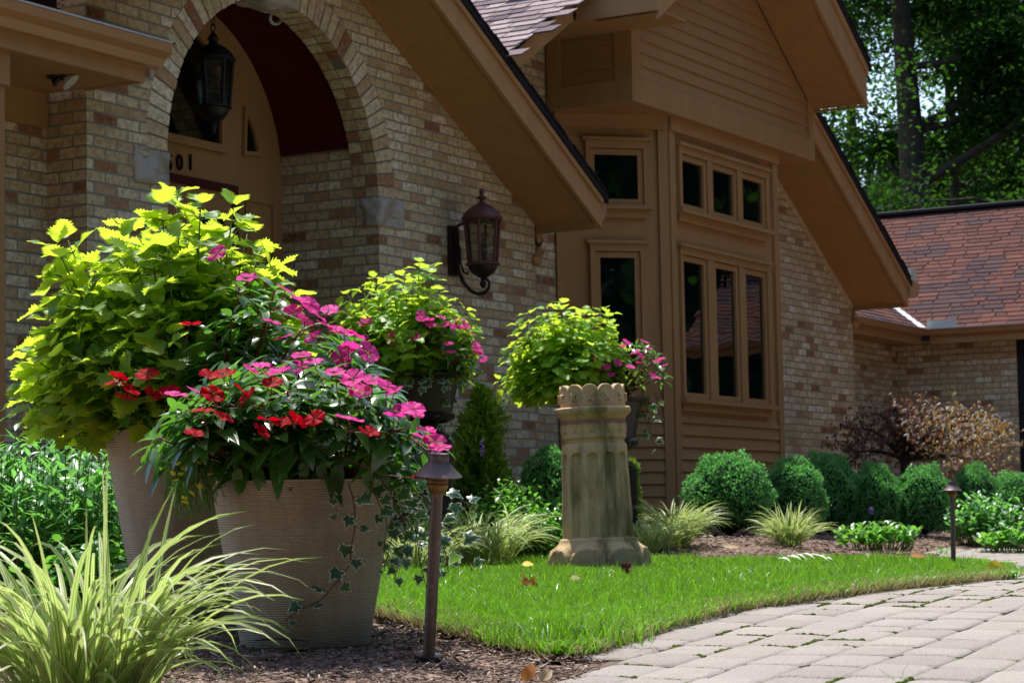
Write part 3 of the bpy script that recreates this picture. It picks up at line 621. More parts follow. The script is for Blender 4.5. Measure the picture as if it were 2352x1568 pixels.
# ---------------- second wall (gable with bay)
aB0=hb(1277,600,b1)[0]; aEnd=hb(1960,800,b1)[0]
kA=hb(1782.5,382,b1); kB=hb(1957,679,b1); SL3=(kB[1]-kA[1])/(kB[0]-kA[0])
w=HB(); pk=4.4; w.prism([(aR+.002,b1-.2,HZ),(aEnd,b1-.2,HZ),(aEnd,b1-.2,kB[1]+.02),(pk,b1-.2,kA[1]+SL3*(pk-kA[0])),(aR+.002,b1-.2,kA[1]+SL3*(pk-kA[0])+SL3*(pk-aR)*.55)],(0,.2,0)); hpart(w,'gable_wall','brick')
w=HB(); w.box(aEnd-.2,aEnd-.001,-7,b1-.201,HZ,kB[1]); hpart(w,'gable_return_wall','brick')
# slanted soldier course under the rake
g=HB(); 
for i in range(60):
    a=kB[0]-.04-i*.068*math.cos(math.atan(SL3))*1.0
    if a<6.3: break
    g.cur=.45+.3*random.random(); z=kB[1]+SL3*(a-kB[0]); dx,dz=.026,.026*SL3; nx,nz=-.13*math.sin(-math.atan(SL3)),-.13*math.cos(math.atan(SL3))
    g.prism([(a-dx,b1,z-dz-.02),(a+dx,b1,z+dz-.02),(a+dx+nx,b1,z+dz+nz-.02),(a-dx+nx,b1,z-dz+nz-.02)],(0,.005,0))
hpart(g,'soldier_course','brick_piece')
# ---------------- bay
BP=.665; bb=b1+BP; aF0=aB0+BP; aF1=hb(1787,700,bb)[0]; aB1=aF1+BP
BT=ha(1453,223.8,hb(1256,243,b1)[0])[1]
zs=hb(1560,935,bb)[1]                      # sill height
g=HB(); g.prism([(aB0,b1+.001,HZ),(aF0,bb,HZ),(aF1,bb,HZ),(aB1,b1+.001,HZ)],(0,0,BT-HZ)); BAY=hpart(g,'bay','paint')
def lap(mb,fn,s0,s1,z0,z1,exp,out=.02,clip=None):
    """lap siding: fn(s,o,z)->house point; s0/s1 may be functions of z"""
    z=z0
    while z<z1-.005:
        ze=min(z+exp,z1); A0=s0(z) if callable(s0) else s0; A1=s1(z) if callable(s1) else s1; B0=s0(ze) if callable(s0) else s0; B1=s1(ze) if callable(s1) else s1
        if A1-A0>.01:
            mb.hexa([fn(A0,.0,z),fn(A1,.0,z),fn(A1,out,z),fn(A0,out,z)],[fn(B0,.0,ze),fn(max(B1,B0+.001),.0,ze),fn(max(B1,B0+.001),.004,ze),fn(B0,.004,ze)])
        z=ze
fF=lambda s,o,z:(aF0+s,bb+.002+o,z); c45=math.sqrt(.5)
fL=lambda s,o,z:(aB0+s*c45-o*c45-.0015,b1+s*c45+o*c45+.0015,z)
LF=aF1-aF0; LL=BP/c45
def fbox(mb,fn,s0,s1,o0,o1,z0,z1): mb.hexa([fn(s0,o0,z0),fn(s1,o0,z0),fn(s1,o1,z0),fn(s0,o1,z0)],[fn(s0,o0,z1),fn(s1,o0,z1),fn(s1,o1,z1),fn(s0,o1,z1)])
g=HB(); lap(g,fF,.10,LF-.10,HZ,zs-.06,.098,.022); lap(g,fL,.08,LL-.08,HZ,zs-.06,.098,.022); hpart(g,'lap_siding','paint',BAY)
g=HB()
for fn,LN in ((fF,LF),(fL,LL)):
    fbox(g,fn,-.004 if fn is fF else 0,.10 if fn is fF else .08,.0,.028,HZ,BT-.02); fbox(g,fn,LN-.10 if fn is fF else LN-.08,LN,.0,.028,HZ,BT-.02)
    fbox(g,fn,.0,LN,.030,.045,BT-.14,BT-.02)
hpart(g,'corner_board','paint',BAY)
zu0=hb(1607,480,bb)[1]; zu1=hb(1558,368,bb)[1]; zl0=hb(1610,905,bb)[1]; zl1=hb(1564,600,bb)[1]
A=lambda x,y:hb(x,y,bb)[0]-aF0
def window(name,fn,panes,z0,z1,cas=.09,sill=.06):
    f=HB(); S0=panes[0][0]-cas; S1=panes[-1][1]+cas
    fbox(f,fn,S0,S1,.0,.05,z1+.05,z1+.05+.06); fbox(f,fn,S0,panes[0][0]-.045,.0,.05,z0-.05,z1+.05); fbox(f,fn,panes[-1][1]+.045,S1,.0,.05,z0-.05,z1+.05)
    fbox(f,fn,S0-.03,S1+.03,.0,.075,z1+.11,z1+.135); fbox(f,fn,S0-.03,S1+.03,.0,.085,z0-.05-.035,z0-.05); fbox(f,fn,S0,S1,.0,.04,z0-.05-.10,z0-.085)
    for i in range(len(panes)-1): fbox(f,fn,panes[i][1]+.05,panes[i+1][0]-.05,.0,.045,z0-.05,z1+.05)
    o=hpart(f,name,'paint',BAY)
    for (p0,p1) in panes:
        s=HB(); w_=.045
        fbox(s,fn,p0-w_,p0,.001,.03,z0-.045,z1+.045); fbox(s,fn,p1,p1+w_,.001,.03,z0-.045,z1+.045); fbox(s,fn,p0,p1,.001,.03,z1,z1+.045); fbox(s,fn,p0,p1,.001,.03,z0-.045,z0)
        so=hpart(s,'frame','paint',o); q=HB(); fbox(q,fn,p0-.002,p1+.002,.004,.008,z0-.002,z1+.002); hpart(q,'pane','glass',o)
pu=[(A(1560,420),A(1608,420)),(A(1630,430),A(1677,430)),(A(1698,440),A(1743,440))]
pl=[(A(1566,760),A(1612,760)),(A(1640,770),A(1685,770)),(A(1709,780),A(1750,780))]
window('upper_window',fF,pu,zu0,zu1); window('tall_window',fF,pl,zl0,zl1)
def hab(x,y):
    D=(math.cos(math.pi/4)*E1[0]+math.sin(math.pi/4)*NN[0],math.cos(math.pi/4)*E1[1]+math.sin(math.pi/4)*NN[1]); Q=hworld(aB0,b1,0); nn=(D[1],-D[0]); d=ray(x,y)
    k=(Q[0]*nn[0]+Q[1]*nn[1])/(d[0]*nn[0]+d[1]*nn[1]); return (d[0]*k-Q[0])*D[0]+(d[1]*k-Q[1])*D[1]
window('upper_window',fL,[(hab(1363,400),hab(1462,400))],zu0,zu1,.075); window('tall_window',fL,[(hab(1378,700),hab(1457,700))],zl0,zl1,.085)
# ---------------- projecting box with gable
aw=hb(1256,243,b1)[0]; b2=.672; ab=hb(1866,300,b2)[0]; ZB=BT; b3=1.2
ra=hb(1872.7,0,b3); rb=hb(1986.4,234,b3); SR=(rb[1]-ra[1])/(rb[0]-ra[0])
xl=hb(1528,27,b3); 
def boxtop(a): return min(rb[1]+SR*(a-rb[0]), xl[1]-SR*(a-xl[0]))+.09
pkx=(rb[1]-SR*rb[0]-xl[1]-SR*xl[0])/(-2*SR)
g=HB(); g.prism([(aw,b2-.02,ZB),(ab,b2-.02,ZB),(ab,b2-.02,boxtop(ab)),(pkx,b2-.02,boxtop(pkx)),(aw,b2-.02,boxtop(aw))],(0,-(b2-.02-b1)-.3,0)); BOX=hpart(g,'gable_box','paint')
fB=lambda s,o,z:(s,b2-.018+o,z)
g=HB(); lap(g,fB,aw+.13,lambda z:min(ab-.11,(z-.03-rb[1])/SR+rb[0]-.05),ZB+.17,boxtop(pkx)-.6,.104,.02)
hpart(g,'lap_siding','paint',BOX)
g=HB(); fbox(g,fB,aw-.003,ab+.003,.0,.034,ZB-.03,ZB+.17); fbox(g,fB,aw-.003,aw+.13,.0,.030,ZB+.172,boxtop(aw)); fbox(g,fB,ab-.11,ab+.003,.0,.030,ZB+.172,boxtop(ab)); 
g.box(aw,ab,b1+.05,b2-.02,ZB-.03,ZB-.002)
hpart(g,'trim_board','paint',BOX)
lv=[ha(x,y,aw) for x,y in ((1291,203),(1416,188))]; g=HB(); L0,L1=lv[0][0],lv[1][0]; lz=lv[0][1]; lt=lz+.62
g.box(aw-.03,aw-.001,b1+.02,L0,ZB-.03,lt+.5); g.box(aw-.03,aw-.001,L1,b2+.012,ZB-.03,lt+.5); g.box(aw-.03,aw-.001,L0,L1,ZB-.03,lz); 
hpart(g,'side_frame','paint',BOX); g=HB(); z=lz
while z<lt+.4:
    g.hexa([(aw-.001,L0+.002,z),(aw-.001,L1-.002,z),(aw-.022,L1-.002,z),(aw-.022,L0+.002,z)],[(aw-.001,L0+.002,z+.098),(aw-.001,L1-.002,z+.098),(aw-.006,L1-.002,z+.098),(aw-.006,L0+.002,z+.098)]); z+=.1
hpart(g,'side_siding','paint',BOX)
hg2=hb(2003,184,b3)[1]-(rb[1]+SR*(hb(2003,184,b3)[0]-rb[0]))
pz=rb[1]+SR*(pkx-rb[0]); aE2=rb[0]+.06
rake('box_rake',pkx,pz,aE2,rb[1]+SR*.06,b2,b3,max(.16,hg2),roofback=-3.)
xle=hb(1513,25,b3)[0]; rake('box_rake',pkx,pz,xle,xl[1]-SR*(xle-xl[0]),b2,b3,max(.16,hg2),roofback=b1)
zle=hb(1513,25,b3)[1]; g=HB(); g.box(xle-.03,xle,.52,b3,zle,zle+.30); hpart(g,'box_eave_fascia','paint_light'); g=HB(); g.box(xle,aw-.03,.0,b3-.04,zle+.02,zle+.04); hpart(g,'box_eave_soffit','paint')
# right underside closing
g=HB(); g.box(ab+.004,aE2-.002,b1+.03,b3-.035,rb[1]+SR*.06-.0,rb[1]+SR*.06+.02); hpart(g,'box_rake_return','paint')
# ---------------- lower rake right and left
b4=.5; ra4=hb(1894,361.6,b4); rb4=hb(2085,702,b4); S4=(rb4[1]-ra4[1])/(rb4[0]-ra4[0]); hg4=.24
a40=ab-.4; rake('gable_rake',a40,rb4[1]+S4*(a40-rb4[0]),rb4[0]+.02,rb4[1]+S4*.02,b1,b4,hg4,roofback=-7)
g=HB(); zb3=lambda a:kB[1]+SL3*(a-kB[0])-.02; g.prism([(ab-.2,b1+.002,zb3(ab-.2)),(aEnd+.03,b1+.002,zb3(aEnd+.03)),(aEnd+.03,b1+.002,zb3(aEnd+.03)+.3),(ab-.2,b1+.002,zb3(ab-.2)+.3)],(0,.03,0)); hpart(g,'gable_frieze','paint')
g=HB(); ze=rb4[1]+S4*.02; g.prism([(aEnd+.03,b1+.002,ze),(rb4[0]+.02,b1+.002,ze),(rb4[0]+.02,b1+.002,ze+.02),(aEnd+.03,b1+.002,ze+.10)],(0,b4-b1-.034,0)); hpart(g,'rake_return','paint')
g=HB(); aq=rb4[0]+.022; g.prism([(aq,b4+.02,ze+.10),(aq+.10,b4+.02,ze+.10),(aq+.26,b4+.02,ze+.15),(aq+.30,b4+.02,ze+.26),(aq,b4+.02,ze+.29)],(0,-5,0)); go=hpart(g,'side_gutter','paint_metal')
g=HB(); g.box(aq+.12,aq+.26,b4-.02,b4-.005,ze+.27,ze+.41); g.box(aq+.12,aq+.135,b4-.3,b4-.022,ze+.27,ze+.41); hpart(g,'splash_guard','galv',go)
g=HB(); g.tube([(aEnd+.12,b1-.1,ze+.06),(aEnd+.12,b1-.05,ze-.04),(aEnd+.06,b1-.02,ze-.10),(aEnd,b1+.03,ze-.15)],.05,10); hpart(g,'downspout_elbow','paint_metal',smooth=True)
# left lower rake with the shingled slope behind it
q0=hb(1200,150,b4); q1=hb(1312,52,b4); SQ=(q1[1]-q0[1])/(q1[0]-q0[0]); qa=hb(1158,110,b4)[0]-.12
g=HB(); hq=.16; g.prism([(qa,b4-.03,q0[1]+SQ*(qa-q0[0])),(xle-.03,b4-.03,q1[1]+SQ*(xle-.03-q1[0])),(xle-.03,b4-.03,q1[1]+SQ*(xle-.03-q1[0])+hq),(qa,b4-.03,q0[1]+SQ*(qa-q0[0])+hq)],(0,.03,0)); hpart(g,'left_rake_fascia','paint_light')
g=HB(); zz=lambda a:q0[1]+SQ*(a-q0[0])+hq; g.prism([(qa,-5,zz(qa)+.002),(4.0,-5,zz(4.0)+.002),(4.0,-5,zz(4.0)+.05),(qa,-5,zz(qa)+.05)],(0,5+b4+.03,0)); lr=hpart(g,'left_slope_roof','shingle_dark')
sn=Vector((1,0,SQ)).normalized(); nn_=Vector((-SQ,0,1)).normalized()
shingles('shingles',(qa,b4+.04,zz(qa)+.05),(0,-1,0),tuple(sn),tuple(nn_),4.5,(xle+1.2-qa)*1.2,lr,rowh=.115,tabw=.22,mat='shingle_sunlit')
g=HB(); g.prism([(qa,b1+.002,q0[1]+SQ*(qa-q0[0])+.03),(xle-.03,b1+.002,q1[1]+.03),(xle-.03,b1+.002,q1[1]+.05),(qa,b1+.002,q0[1]+SQ*(qa-q0[0])+.05)],(0,b4-b1-.035,0)); hpart(g,'left_rake_soffit','paint')
# ---------------- wing at the right
Wp=at(2338,900,25.6); aW=(Wp[0]-O[0])*E1[0]+(Wp[1]-O[1])*E1[1]; bW1=ha(2338,900,aW)[0]; bW0=ha(2062,900,aW)[0]
WING=empty('wing',(0,0,0)); WING.parent=HOUSE
aG=aW-.42; gc=ha(2128,765,aG); bG=gc[0]; zG=gc[1]; gtop=ha(2128,757,aG)[1]
g=HB(); g.box(aW,aW+.2,bW0-.2,bW1,HZ-.1,zG-.05); g.box(aEnd+.002,aW-.001,bW0-.2,bW0,HZ-.1,zG-.05); hpart(g,'wing_wall','brick')
g=HB(); g.box(aW-.002,aW+.3,bW1+.001,bW1+.35,HZ-.1,zG-.03); hpart(g,'wing_corner','black')
# eave on the long side
g=HB(); g.box(aG+.10,aG+.13,bG-.0,bW1+4,zG-.12,zG+.06); g.box(aG+.131,aW+.05,bG-.6,bW1+4,zG-.10,zG-.08); g.box(aEnd,aG+.10,bG-.13,bG-.10,zG-.12,zG+.06); g.box(aEnd,aG+.10,bW0-.05,bG-.131,zG-.10,zG-.08); hpart(g,'wing_fascia','paint')
g=HB(); pf=[(aG+.098,zG-.02),(aG+.04,zG-.02),(aG+.01,zG+.02),(aG-.02,zG+.05),(aG-.02,gtop),(aG+.098,gtop)]
g.prism([(a,bG-.12,z) for a,z in pf],(0,bW1+4-bG+.12,0)); g.prism([(aEnd,bG-.098+(aG+.098-a),z) for a,z in pf],(aG+.0-aEnd,0,0)); wg=hpart(g,'wing_gutter','paint_metal')
g=HB(); g.box(aG-.024,aG+.06,bG+.02,bW1+4,gtop+.002,gtop+.012); g.box(aEnd,aG-.03,bG-.06,bG+.024,gtop+.002,gtop+.012); hpart(g,'gutter_lip','white_metal',wg)
g=HB(); g.box(aG-.02,aG-.008,bG+.03,bG+.36,gtop+.012,gtop+.10); g.box(aG-.02,aG+.2,bG+.018,bG+.03,gtop+.012,gtop+.12); hpart(g,'splash_guard','galv',wg)
mW=.60; 
# ridge: march along the plane from a ray
def roofhit(x,y):
    d=ray(x,y); 
    for i in range(1,2000):
        k=24+i*.01; Pq=(d[0]*k,d[1]*k,CZ+d[2]*k); a=(Pq[0]-O[0])*E1[0]+(Pq[1]-O[1])*E1[1]
        if gtop+mW*(a-aG-.05)>Pq[2] and a>aG: return a
    return aG+4
aRd=aG+.05+(ha(2190,481,aG+3.2)[1]-gtop)/mW if False else None
best=None
for i in range(100,900):
    a=aG+i*.01; z=ha(2200,481,a)[1]
    if gtop+mW*(a-aG-.05)>=z: best=a; break
aRd=best or aG+4.5
zR=gtop+mW*(aRd-aG-.05)
g=HB(); g.prism([(aG+.05,-9,gtop-.01),(aRd,-9,zR-.01),(aRd+3,-9,zR-1.8),(aRd+3,-9,zR-1.85),(aG+.05,-9,gtop-.03)],(0,bW1+4+9,0)); wr=hpart(g,'wing_roof','shingle_dark')
sv=Vector((1,0,mW)).normalized(); nv=Vector((-mW,0,1)).normalized(); vl=math.hypot(aRd-aG-.05,zR-gtop)
# valley line keeps the left part clear: small slope rises toward -b from bG
mS=.60
def inW(u,v):   # u measured along +b from -6
    b=-6+u; a=aG+.05+v*sv.x; return (bG-.0-b)< (a-aG)*1.0+.05
shingles('shingles',(aG+.05,-6,gtop),(0,1,0),tuple(sv),tuple(nv),bW1+4+6,vl,wr,inW,.112,.22)
g=HB(); g.box(aRd-.12,aRd+.12,-9,bW1+4,zR-.01,zR+.02); g.tube([(aRd,-9,zR+.0),(aRd,bW1+4,zR+.0)],.05,8); hpart(g,'ridge_cap','shingle_dark',wr)
sv2=Vector((0,-1,mS)).normalized(); nv2=Vector((0,mS,1)).normalized()
g=HB(); g.prism([(aEnd-.1,bG-.05,gtop-.01),(aG+.05,bG-.05,gtop-.01),(aG+3,bG-3,gtop+mS*2.95-.01),(aEnd-.1,bG-3,gtop+mS*2.95-.01)],(0,0,-.03)); vr=hpart(g,'valley_roof','shingle_dark')
def inV(u,v): 
    a=aEnd-.1+u; b=bG-.05+sv2.y*v; return (a-aG)<(bG-b)-.03
shingles('shingles',(aEnd-.1,bG-.05,gtop),(1,0,0),tuple(sv2),tuple(nv2),5,3.4,vr,inV,.112,.22)
g=HB(); g.prism([(aG+.02,bG-.09,gtop+.03),(aG+.12,bG-.02,gtop+.03),(aG+2.6,bG-2.5,gtop+mS*2.5+.03),(aG+2.5,bG-2.6,gtop+mS*2.5+.03)],(0,0,.006)); hpart(g,'valley_flashing','white_metal',vr)
bpy.data.objects.remove(WING)
# back closure so the rooms behind stay dark
g=HB(); g.box(aL,aR-.01,-6.2,-6,HZ,4.2); g.box(aR,aEnd-.21,-7.2,-7,HZ,3.2); hpart(g,'rear_wall','brick')
# ================================================================== GROUND
LAWN=[(800,1384),(868,1404),(940,1424),(1000,1440),(1100,1466),(1200,1492),(1290,1506),(1345,1503),(1400,1482),(1500,1450),(1640,1408),(1760,1390),(1900,1370),(2050,1351),(2200,1336),(2300,1325),(2342,1309),(2325,1293),(2250,1282),(2150,1276),(2000,1274),(1800,1277),(1500,1278),(1250,1278),(1050,1284),(900,1290),(800,1300)]
LP=[(p.x,p.y) for p in (gh(x,y+3) for x,y in LAWN)]
pe=[gh(1278,1590),gh(1345,1541),gh(1392,1508)]+[gh(x,y+3) for x,y in LAWN[8:17]]
pt_=[gh(2325,1295),gh(2250,1284),gh(2160,1278),gh(2142,1266),gh(2240,1262),gh(2352,1261)]
PP=[(p.x,p.y) for p in pe+pt_]; PP+=[(9.5,PP[-1][1]+.8),(9.5,3.2),(PP[0][0]-.05,3.2)]
def inpoly(X,Y,P):
    X=np.asarray(X);Y=np.asarray(Y);r=np.zeros(X.shape,bool);n=len(P)
    for i in range(n):
        x0,y0=P[i];x1,y1=P[(i+1)%n]
        if y0==y1: continue
        c=((y0>Y)!=(y1>Y))&(X<(x1-x0)*(Y-y0)/(y1-y0)+x0); r^=c
    return r
def pdist(X,Y,P,closed=True):
    X=np.asarray(X,float);Y=np.asarray(Y,float);D=np.full(X.shape,1e9);n=len(P)
    for i in range(n if closed else n-1):
        x0,y0=P[i];x1,y1=P[(i+1)%n];dx,dy=x1-x0,y1-y0;l=dx*dx+dy*dy+1e-12
        t=np.clip(((X-x0)*dx+(Y-y0)*dy)/l,0,1); D=np.minimum(D,np.hypot(X-x0-t*dx,Y-y0-t*dy))
    return D
def vnoise(X,Y,s,seed=0):
    X=np.asarray(X)*s;Y=np.asarray(Y)*s;xi=np.floor(X).astype(int);yi=np.floor(Y).astype(int);fx=X-xi;fy=Y-yi;fx=fx*fx*(3-2*fx);fy=fy*fy*(3-2*fy)
    def h(a,b):
        v=(a*374761393+b*668265263+seed*1442695)&0x7fffffff; v=((v^(v>>13))*1274126177)&0x7fffffff; return ((v^(v>>16))&0xffff)/65535.
    return (h(xi,yi)*(1-fx)+h(xi+1,yi)*fx)*(1-fy)+(h(xi,yi+1)*(1-fx)+h(xi+1,yi+1)*fx)*fy
def inp(x,y,P):
    r=False;n=len(P)
    for i in range(n):
        x0,y0=P[i];x1,y1=P[(i+1)%n]
        if (y0>y)!=(y1>y) and x<(x1-x0)*(y-y0)/(y1-y0)+x0: r=not r
    return r
def pds(x,y,P):
    D=1e9;n=len(P)
    for i in range(n):
        x0,y0=P[i];x1,y1=P[(i+1)%n];dx,dy=x1-x0,y1-y0
        t=min(1,max(0,((x-x0)*dx+(y-y0)*dy)/(dx*dx+dy*dy+1e-12))); D=min(D,math.hypot(x-x0-t*dx,y-y0-t*dy))
    return D
xs=np.concatenate([[-900,-300,-80,-30,-14,-8,-5,-3.6],np.arange(-3,4.2,.045),[4.5,5,6,7,8,9,10,14,30,80,300,900]])
ys=np.concatenate([[-300,-60,-10,0,2,3],np.arange(3.6,20,.055),[21,22,24,28,40,80,200,700,1500]])
GX,GY=np.meshgrid(xs,ys); zone=inpoly(GX,GY,PP).astype(float)
GZ=T(GX,GY)+(1-zone)*(-.010+.016*(vnoise(GX,GY,9,1)-.5)+.012*(vnoise(GX,GY,28,2)-.5))-zone*.0065
dgp=pdist(GX,GY,LP); lz=inpoly(GX,GY,LP); GZ=GZ-lz*.035
bedge=(~lz)&(zone<.5)&(dgp<.09)&(GY<8.5); GZ=GZ-bedge*.02*(1-dgp/.09)
fine=(GX>-3.1)&(GX<4.3)&(GY>3.5)&(GY<20); GZ=np.where(fine,GZ,T(GX,GY)-.02)
nx,ny=len(xs),len(ys); idx=np.arange(nx*ny).reshape(ny,nx); Q=np.stack([idx[:-1,:-1],idx[:-1,1:],idx[1:,1:],idx[1:,:-1]],-1).reshape(-1,4)
gr=npmesh('ground',np.stack([GX,GY,GZ],-1).reshape(-1,3),Q,M['ground'],extra=zone.ravel()); tag(gr,None,None,None,'structure')
# lawn sheet
lx=np.arange(-1.3,4.2,.05); ly=np.arange(5.2,17.5,.06); LX,LY=np.meshgrid(lx,ly); ins=inpoly(LX,LY,LP)
LIFT=lambda Y:.020-.035*sst(Y,7.5,11.5)
LZ=T(LX,LY)+LIFT(LY); idx=np.arange(LX.size).reshape(LX.shape); q=np.stack([idx[:-1,:-1],idx[:-1,1:],idx[1:,1:],idx[1:,:-1]],-1).reshape(-1,4)
ok=ins.ravel()[q].all(1); q=q[ok]; used=np.unique(q); mp=np.zeros(LX.size,int); mp[used]=np.arange(len(used))
VL=np.stack([LX,LY,LZ],-1).reshape(-1,3)[used]; tag(npmesh('lawn_soil',VL,mp[q],M['lawnsoil']),None,None,None,'structure')
# pavers
ca,sa=math.cos(math.radians(65)),math.sin(math.radians(65)); ux=np.array([ca,sa]); vx=np.array([sa,-ca]); PV=MB(); joints=[]
PLN=.225; PWD=.15
for i in range(-60,90):
    off=random.choice((0,.33,.5,.66))*PLN; j=-60
    s=-14+off
    while s<22:
        ln=PLN*random.choice((1,1,.68,1.3)); s1=s+ln
        c=ux*(s+ln/2)+vx*(i*PWD+PWD/2); s0_=s; s=s1
        if not(-1<c[0]<9 and 3.3<c[1]<19): continue
        if not inp(c[0],c[1],PP) and float(pds(c[0],c[1],PP))>.07: continue
        if float(T(c[0],c[1]))<-5: continue
        if c[0]<.9 and not inp(c[0],c[1],PP) and c[1]<6.0: continue
        g=.0008; hz=random.uniform(-.0025,.0025); tx=random.uniform(-.014,.014); ty=random.uniform(-.016,.016); PV.cur=random.random(); r=.022
        h1,h2=ln/2-g,PWD/2-g; vs=[];
        for lev,(ins_,z) in enumerate(((0,-.03),(0,-.006),(.004,-.002),(.013,0.))):
            a1,a2=h1-ins_,h2-ins_; 
            for (sx,sy) in ((1,1),(-1,1),(-1,-1),(1,-1)):
                seq=((a1,a2-r),(a1-r*.3,a2-r*.3),(a1-r,a2)) if sx*sy>0 else ((a1-r,a2),(a1-r*.3,a2-r*.3),(a1,a2-r))
                for (px_,py_) in seq:
                    w=c+ux*(sx*px_)+vx*(sy*py_); vs.append((w[0],w[1],float(T(w[0],w[1]))+z+hz+tx*px_*sx+ty*py_*sy))
        fs=[(l*12+k,l*12+(k+1)%12,(l+1)*12+(k+1)%12,(l+1)*12+k) for l in range(3) for k in range(12)]+[tuple(range(36,48))]
        PV.add(vs,fs)
        if c[1]<12: joints.append((c,ln))
pv=PV.build('paver_path',M['paver'],None,autosmooth=True); tag(pv,None,None,None,'structure')
# moss in the joints
lump=MB(); 
V=[(0,0,1)];F=[]
for k,(rr,z) in enumerate(((.6,.8),(1,.0))):
    for a in range(7): V.append((rr*math.cos(a*.8976),rr*math.sin(a*.8976),z))
F=[(0,1+a,1+(a+1)%7) for a in range(7)]+[t for a in range(7) for t in ((1+a,8+a,8+(a+1)%7),(1+a,8+(a+1)%7,1+(a+1)%7))]
tl=(np.array(V),np.array(F),np.zeros((15,2)),np.zeros(15)); B=Batch([tl])
for c,ln in joints:
    for kind in (0,1):
        if kind==0: p0=c+ux*(ln/2)-vx*(PWD/2); dv=vx; LL_=PWD
        else: p0=c-ux*(ln/2)+vx*(PWD/2); dv=ux; LL_=ln
        if vnoise(p0[0],p0[1],1.7,5)+.35*random.random()<.57: continue
        a0_=random.uniform(0,.7); a1_=min(1,a0_+random.uniform(.2,.7)); 
        for t in np.arange(a0_*LL_,a1_*LL_,.0035):
            w=p0+dv*t+np.random.default_rng(int(abs(w_)*1e3) if False else None).normal(0,.0012,2) if False else p0+dv*t+np.array([random.gauss(0,.0014),random.gauss(0,.0014)])
            B.add((w[0],w[1],float(T(w[0],w[1]))-.007),(random.random()-.5,random.random()-.5,0),(0,0,1),random.uniform(.0045,.0085)*(1.4 if random.random()<.1 else 1))
        # triple point blob
        if random.random()<.3:
            for _ in range(25):
                w=p0+dv*(a1_*LL_)+np.array([random.gauss(0,.007),random.gauss(0,.007)]); B.add((w[0],w[1],float(T(w[0],w[1]))-.008),(random.random()-.5,random.random()-.5,0),(0,0,1),random.uniform(.004,.008))
tag(B.build('moss',M['moss']),None,None,None,'stuff')
# mulch chips
def chip(seed):
    r=random.Random(seed); w=.5; V=[(-.11*r.uniform(.6,1.3),0,0),(.11,r.uniform(0,.12),0),(.13*r.uniform(.6,1.2),.9,.0),(-.05,1.0*r.uniform(.85,1.1),r.uniform(-.05,.1))]
    V=V+[(x,y,z-.07) for x,y,z in V]; V[1]=(V[1][0],V[1][1],V[1][2]+r.uniform(-.05,.08))
    F=[(0,1,2),(0,2,3),(0,4,5),(0,5,1),(1,5,6),(1,6,2),(2,6,7),(2,7,3),(3,7,4),(3,4,0)]
    return (np.array(V),np.array(F),np.zeros((8,2)),np.zeros(8))
B=Batch([chip(i) for i in range(7)])
def chips(n,x0,x1,y0,y1,s0,s1):
    X=RNG.uniform(x0,x1,n);Y=RNG.uniform(y0,y1,n)
    k=~((inpoly(X,Y,PP)&(pdist(X,Y,PP)>.015))|inpoly(X,Y,LP)); X=X[k];Y=Y[k]; Z=_T(X,Y)-.010+.016*(vnoise(X,Y,9,1)-.5)
    for x,y,z in zip(X.tolist(),Y.tolist(),Z.tolist()):
        a=random.uniform(0,6.283)
        B.add((x,y,z+random.uniform(.0,.014)),(math.cos(a),math.sin(a),random.gauss(0,.25)),(random.gauss(0,.35),random.gauss(0,.35),1),random.uniform(s0,s1)*random.choice((.6,1,1,1.5)),rnd=random.random()**1.3)
chips(30000,-1.8,.6,4.3,6.6,.007,.022); chips(1200,-1.8,.6,4.3,6.6,.022,.04); chips(8000,-1.2,1.6,6.5,10,.01,.03); chips(30000,-1.6,5.5,12.0,17.5,.012,.038)
tag(B.build('mulch_chips',M['chips'],smooth=False),None,None,None,'stuff')
# ------------------------------------------------------------------ grass blades
def blades(name,mat,P,hgt,wid,lean,rnd,parent=None,kind='stuff',curve=.5):
    """P (n,3) bases; simple 2-segment tapered blades (5 verts, 3 tris)"""
    n=len(P); a=RNG.uniform(0,2*np.pi,n); ld=np.stack([np.cos(a),np.sin(a),np.zeros(n)],1); fa=RNG.uniform(0,2*np.pi,n); w=np.stack([np.cos(fa),np.sin(fa),np.zeros(n)],1)*(wid/2)[:,None]
    up=np.array([0,0,1.]); m=P+up*(hgt*.55)[:,None]+ld*(hgt*lean*.4)[:,None]; t=P+up*(hgt*(1-curve*lean*.4))[:,None]+ld*(hgt*lean)[:,None]
    V=np.stack([P-w,P+w,m+w*.85,m-w*.85,t],1).reshape(-1,3); o=(np.arange(n)*5)[:,None,None]; F=(np.array([[0,1,2],[0,2,3],[3,2,4]])[None]+o).reshape(-1,3)
    uv=np.tile(np.array([[0.,0],[1,0],[1,.5],[0,.5],[.5,1]]),(n,1)); return tag(npmesh(name,V,F,mat,parent,uv,np.repeat(rnd,5)),None,None,None,kind)
def sample(P,n,dens=None):
    xs_=[p[0] for p in P];ys_=[p[1] for p in P]; out=[];tot=0
    while tot<n:
        x=RNG.uniform(min(xs_),max(xs_),n);y=RNG.uniform(min(ys_),max(ys_),n); k=inpoly(x,y,P)
        if dens is not None: k&=RNG.random(n)<dens(x,y)
        out.append(np.stack([x[k],y[k]],1)); tot+=k.sum()
    return np.concatenate(out)[:n]
colX,colY=gh(1376,1292).x,gh(1376,1292).y+.27
g=sample(LP,430000,lambda x,y:np.clip((7.2/y)**2.0,.12,1)); x,y=g[:,0],g[:,1]; d=pdist(x,y,LP); tall=vnoise(x,y,2.5,3)
sc=np.clip(y/7.,.9,2.0); dc=np.hypot(x-colX,y-colY)
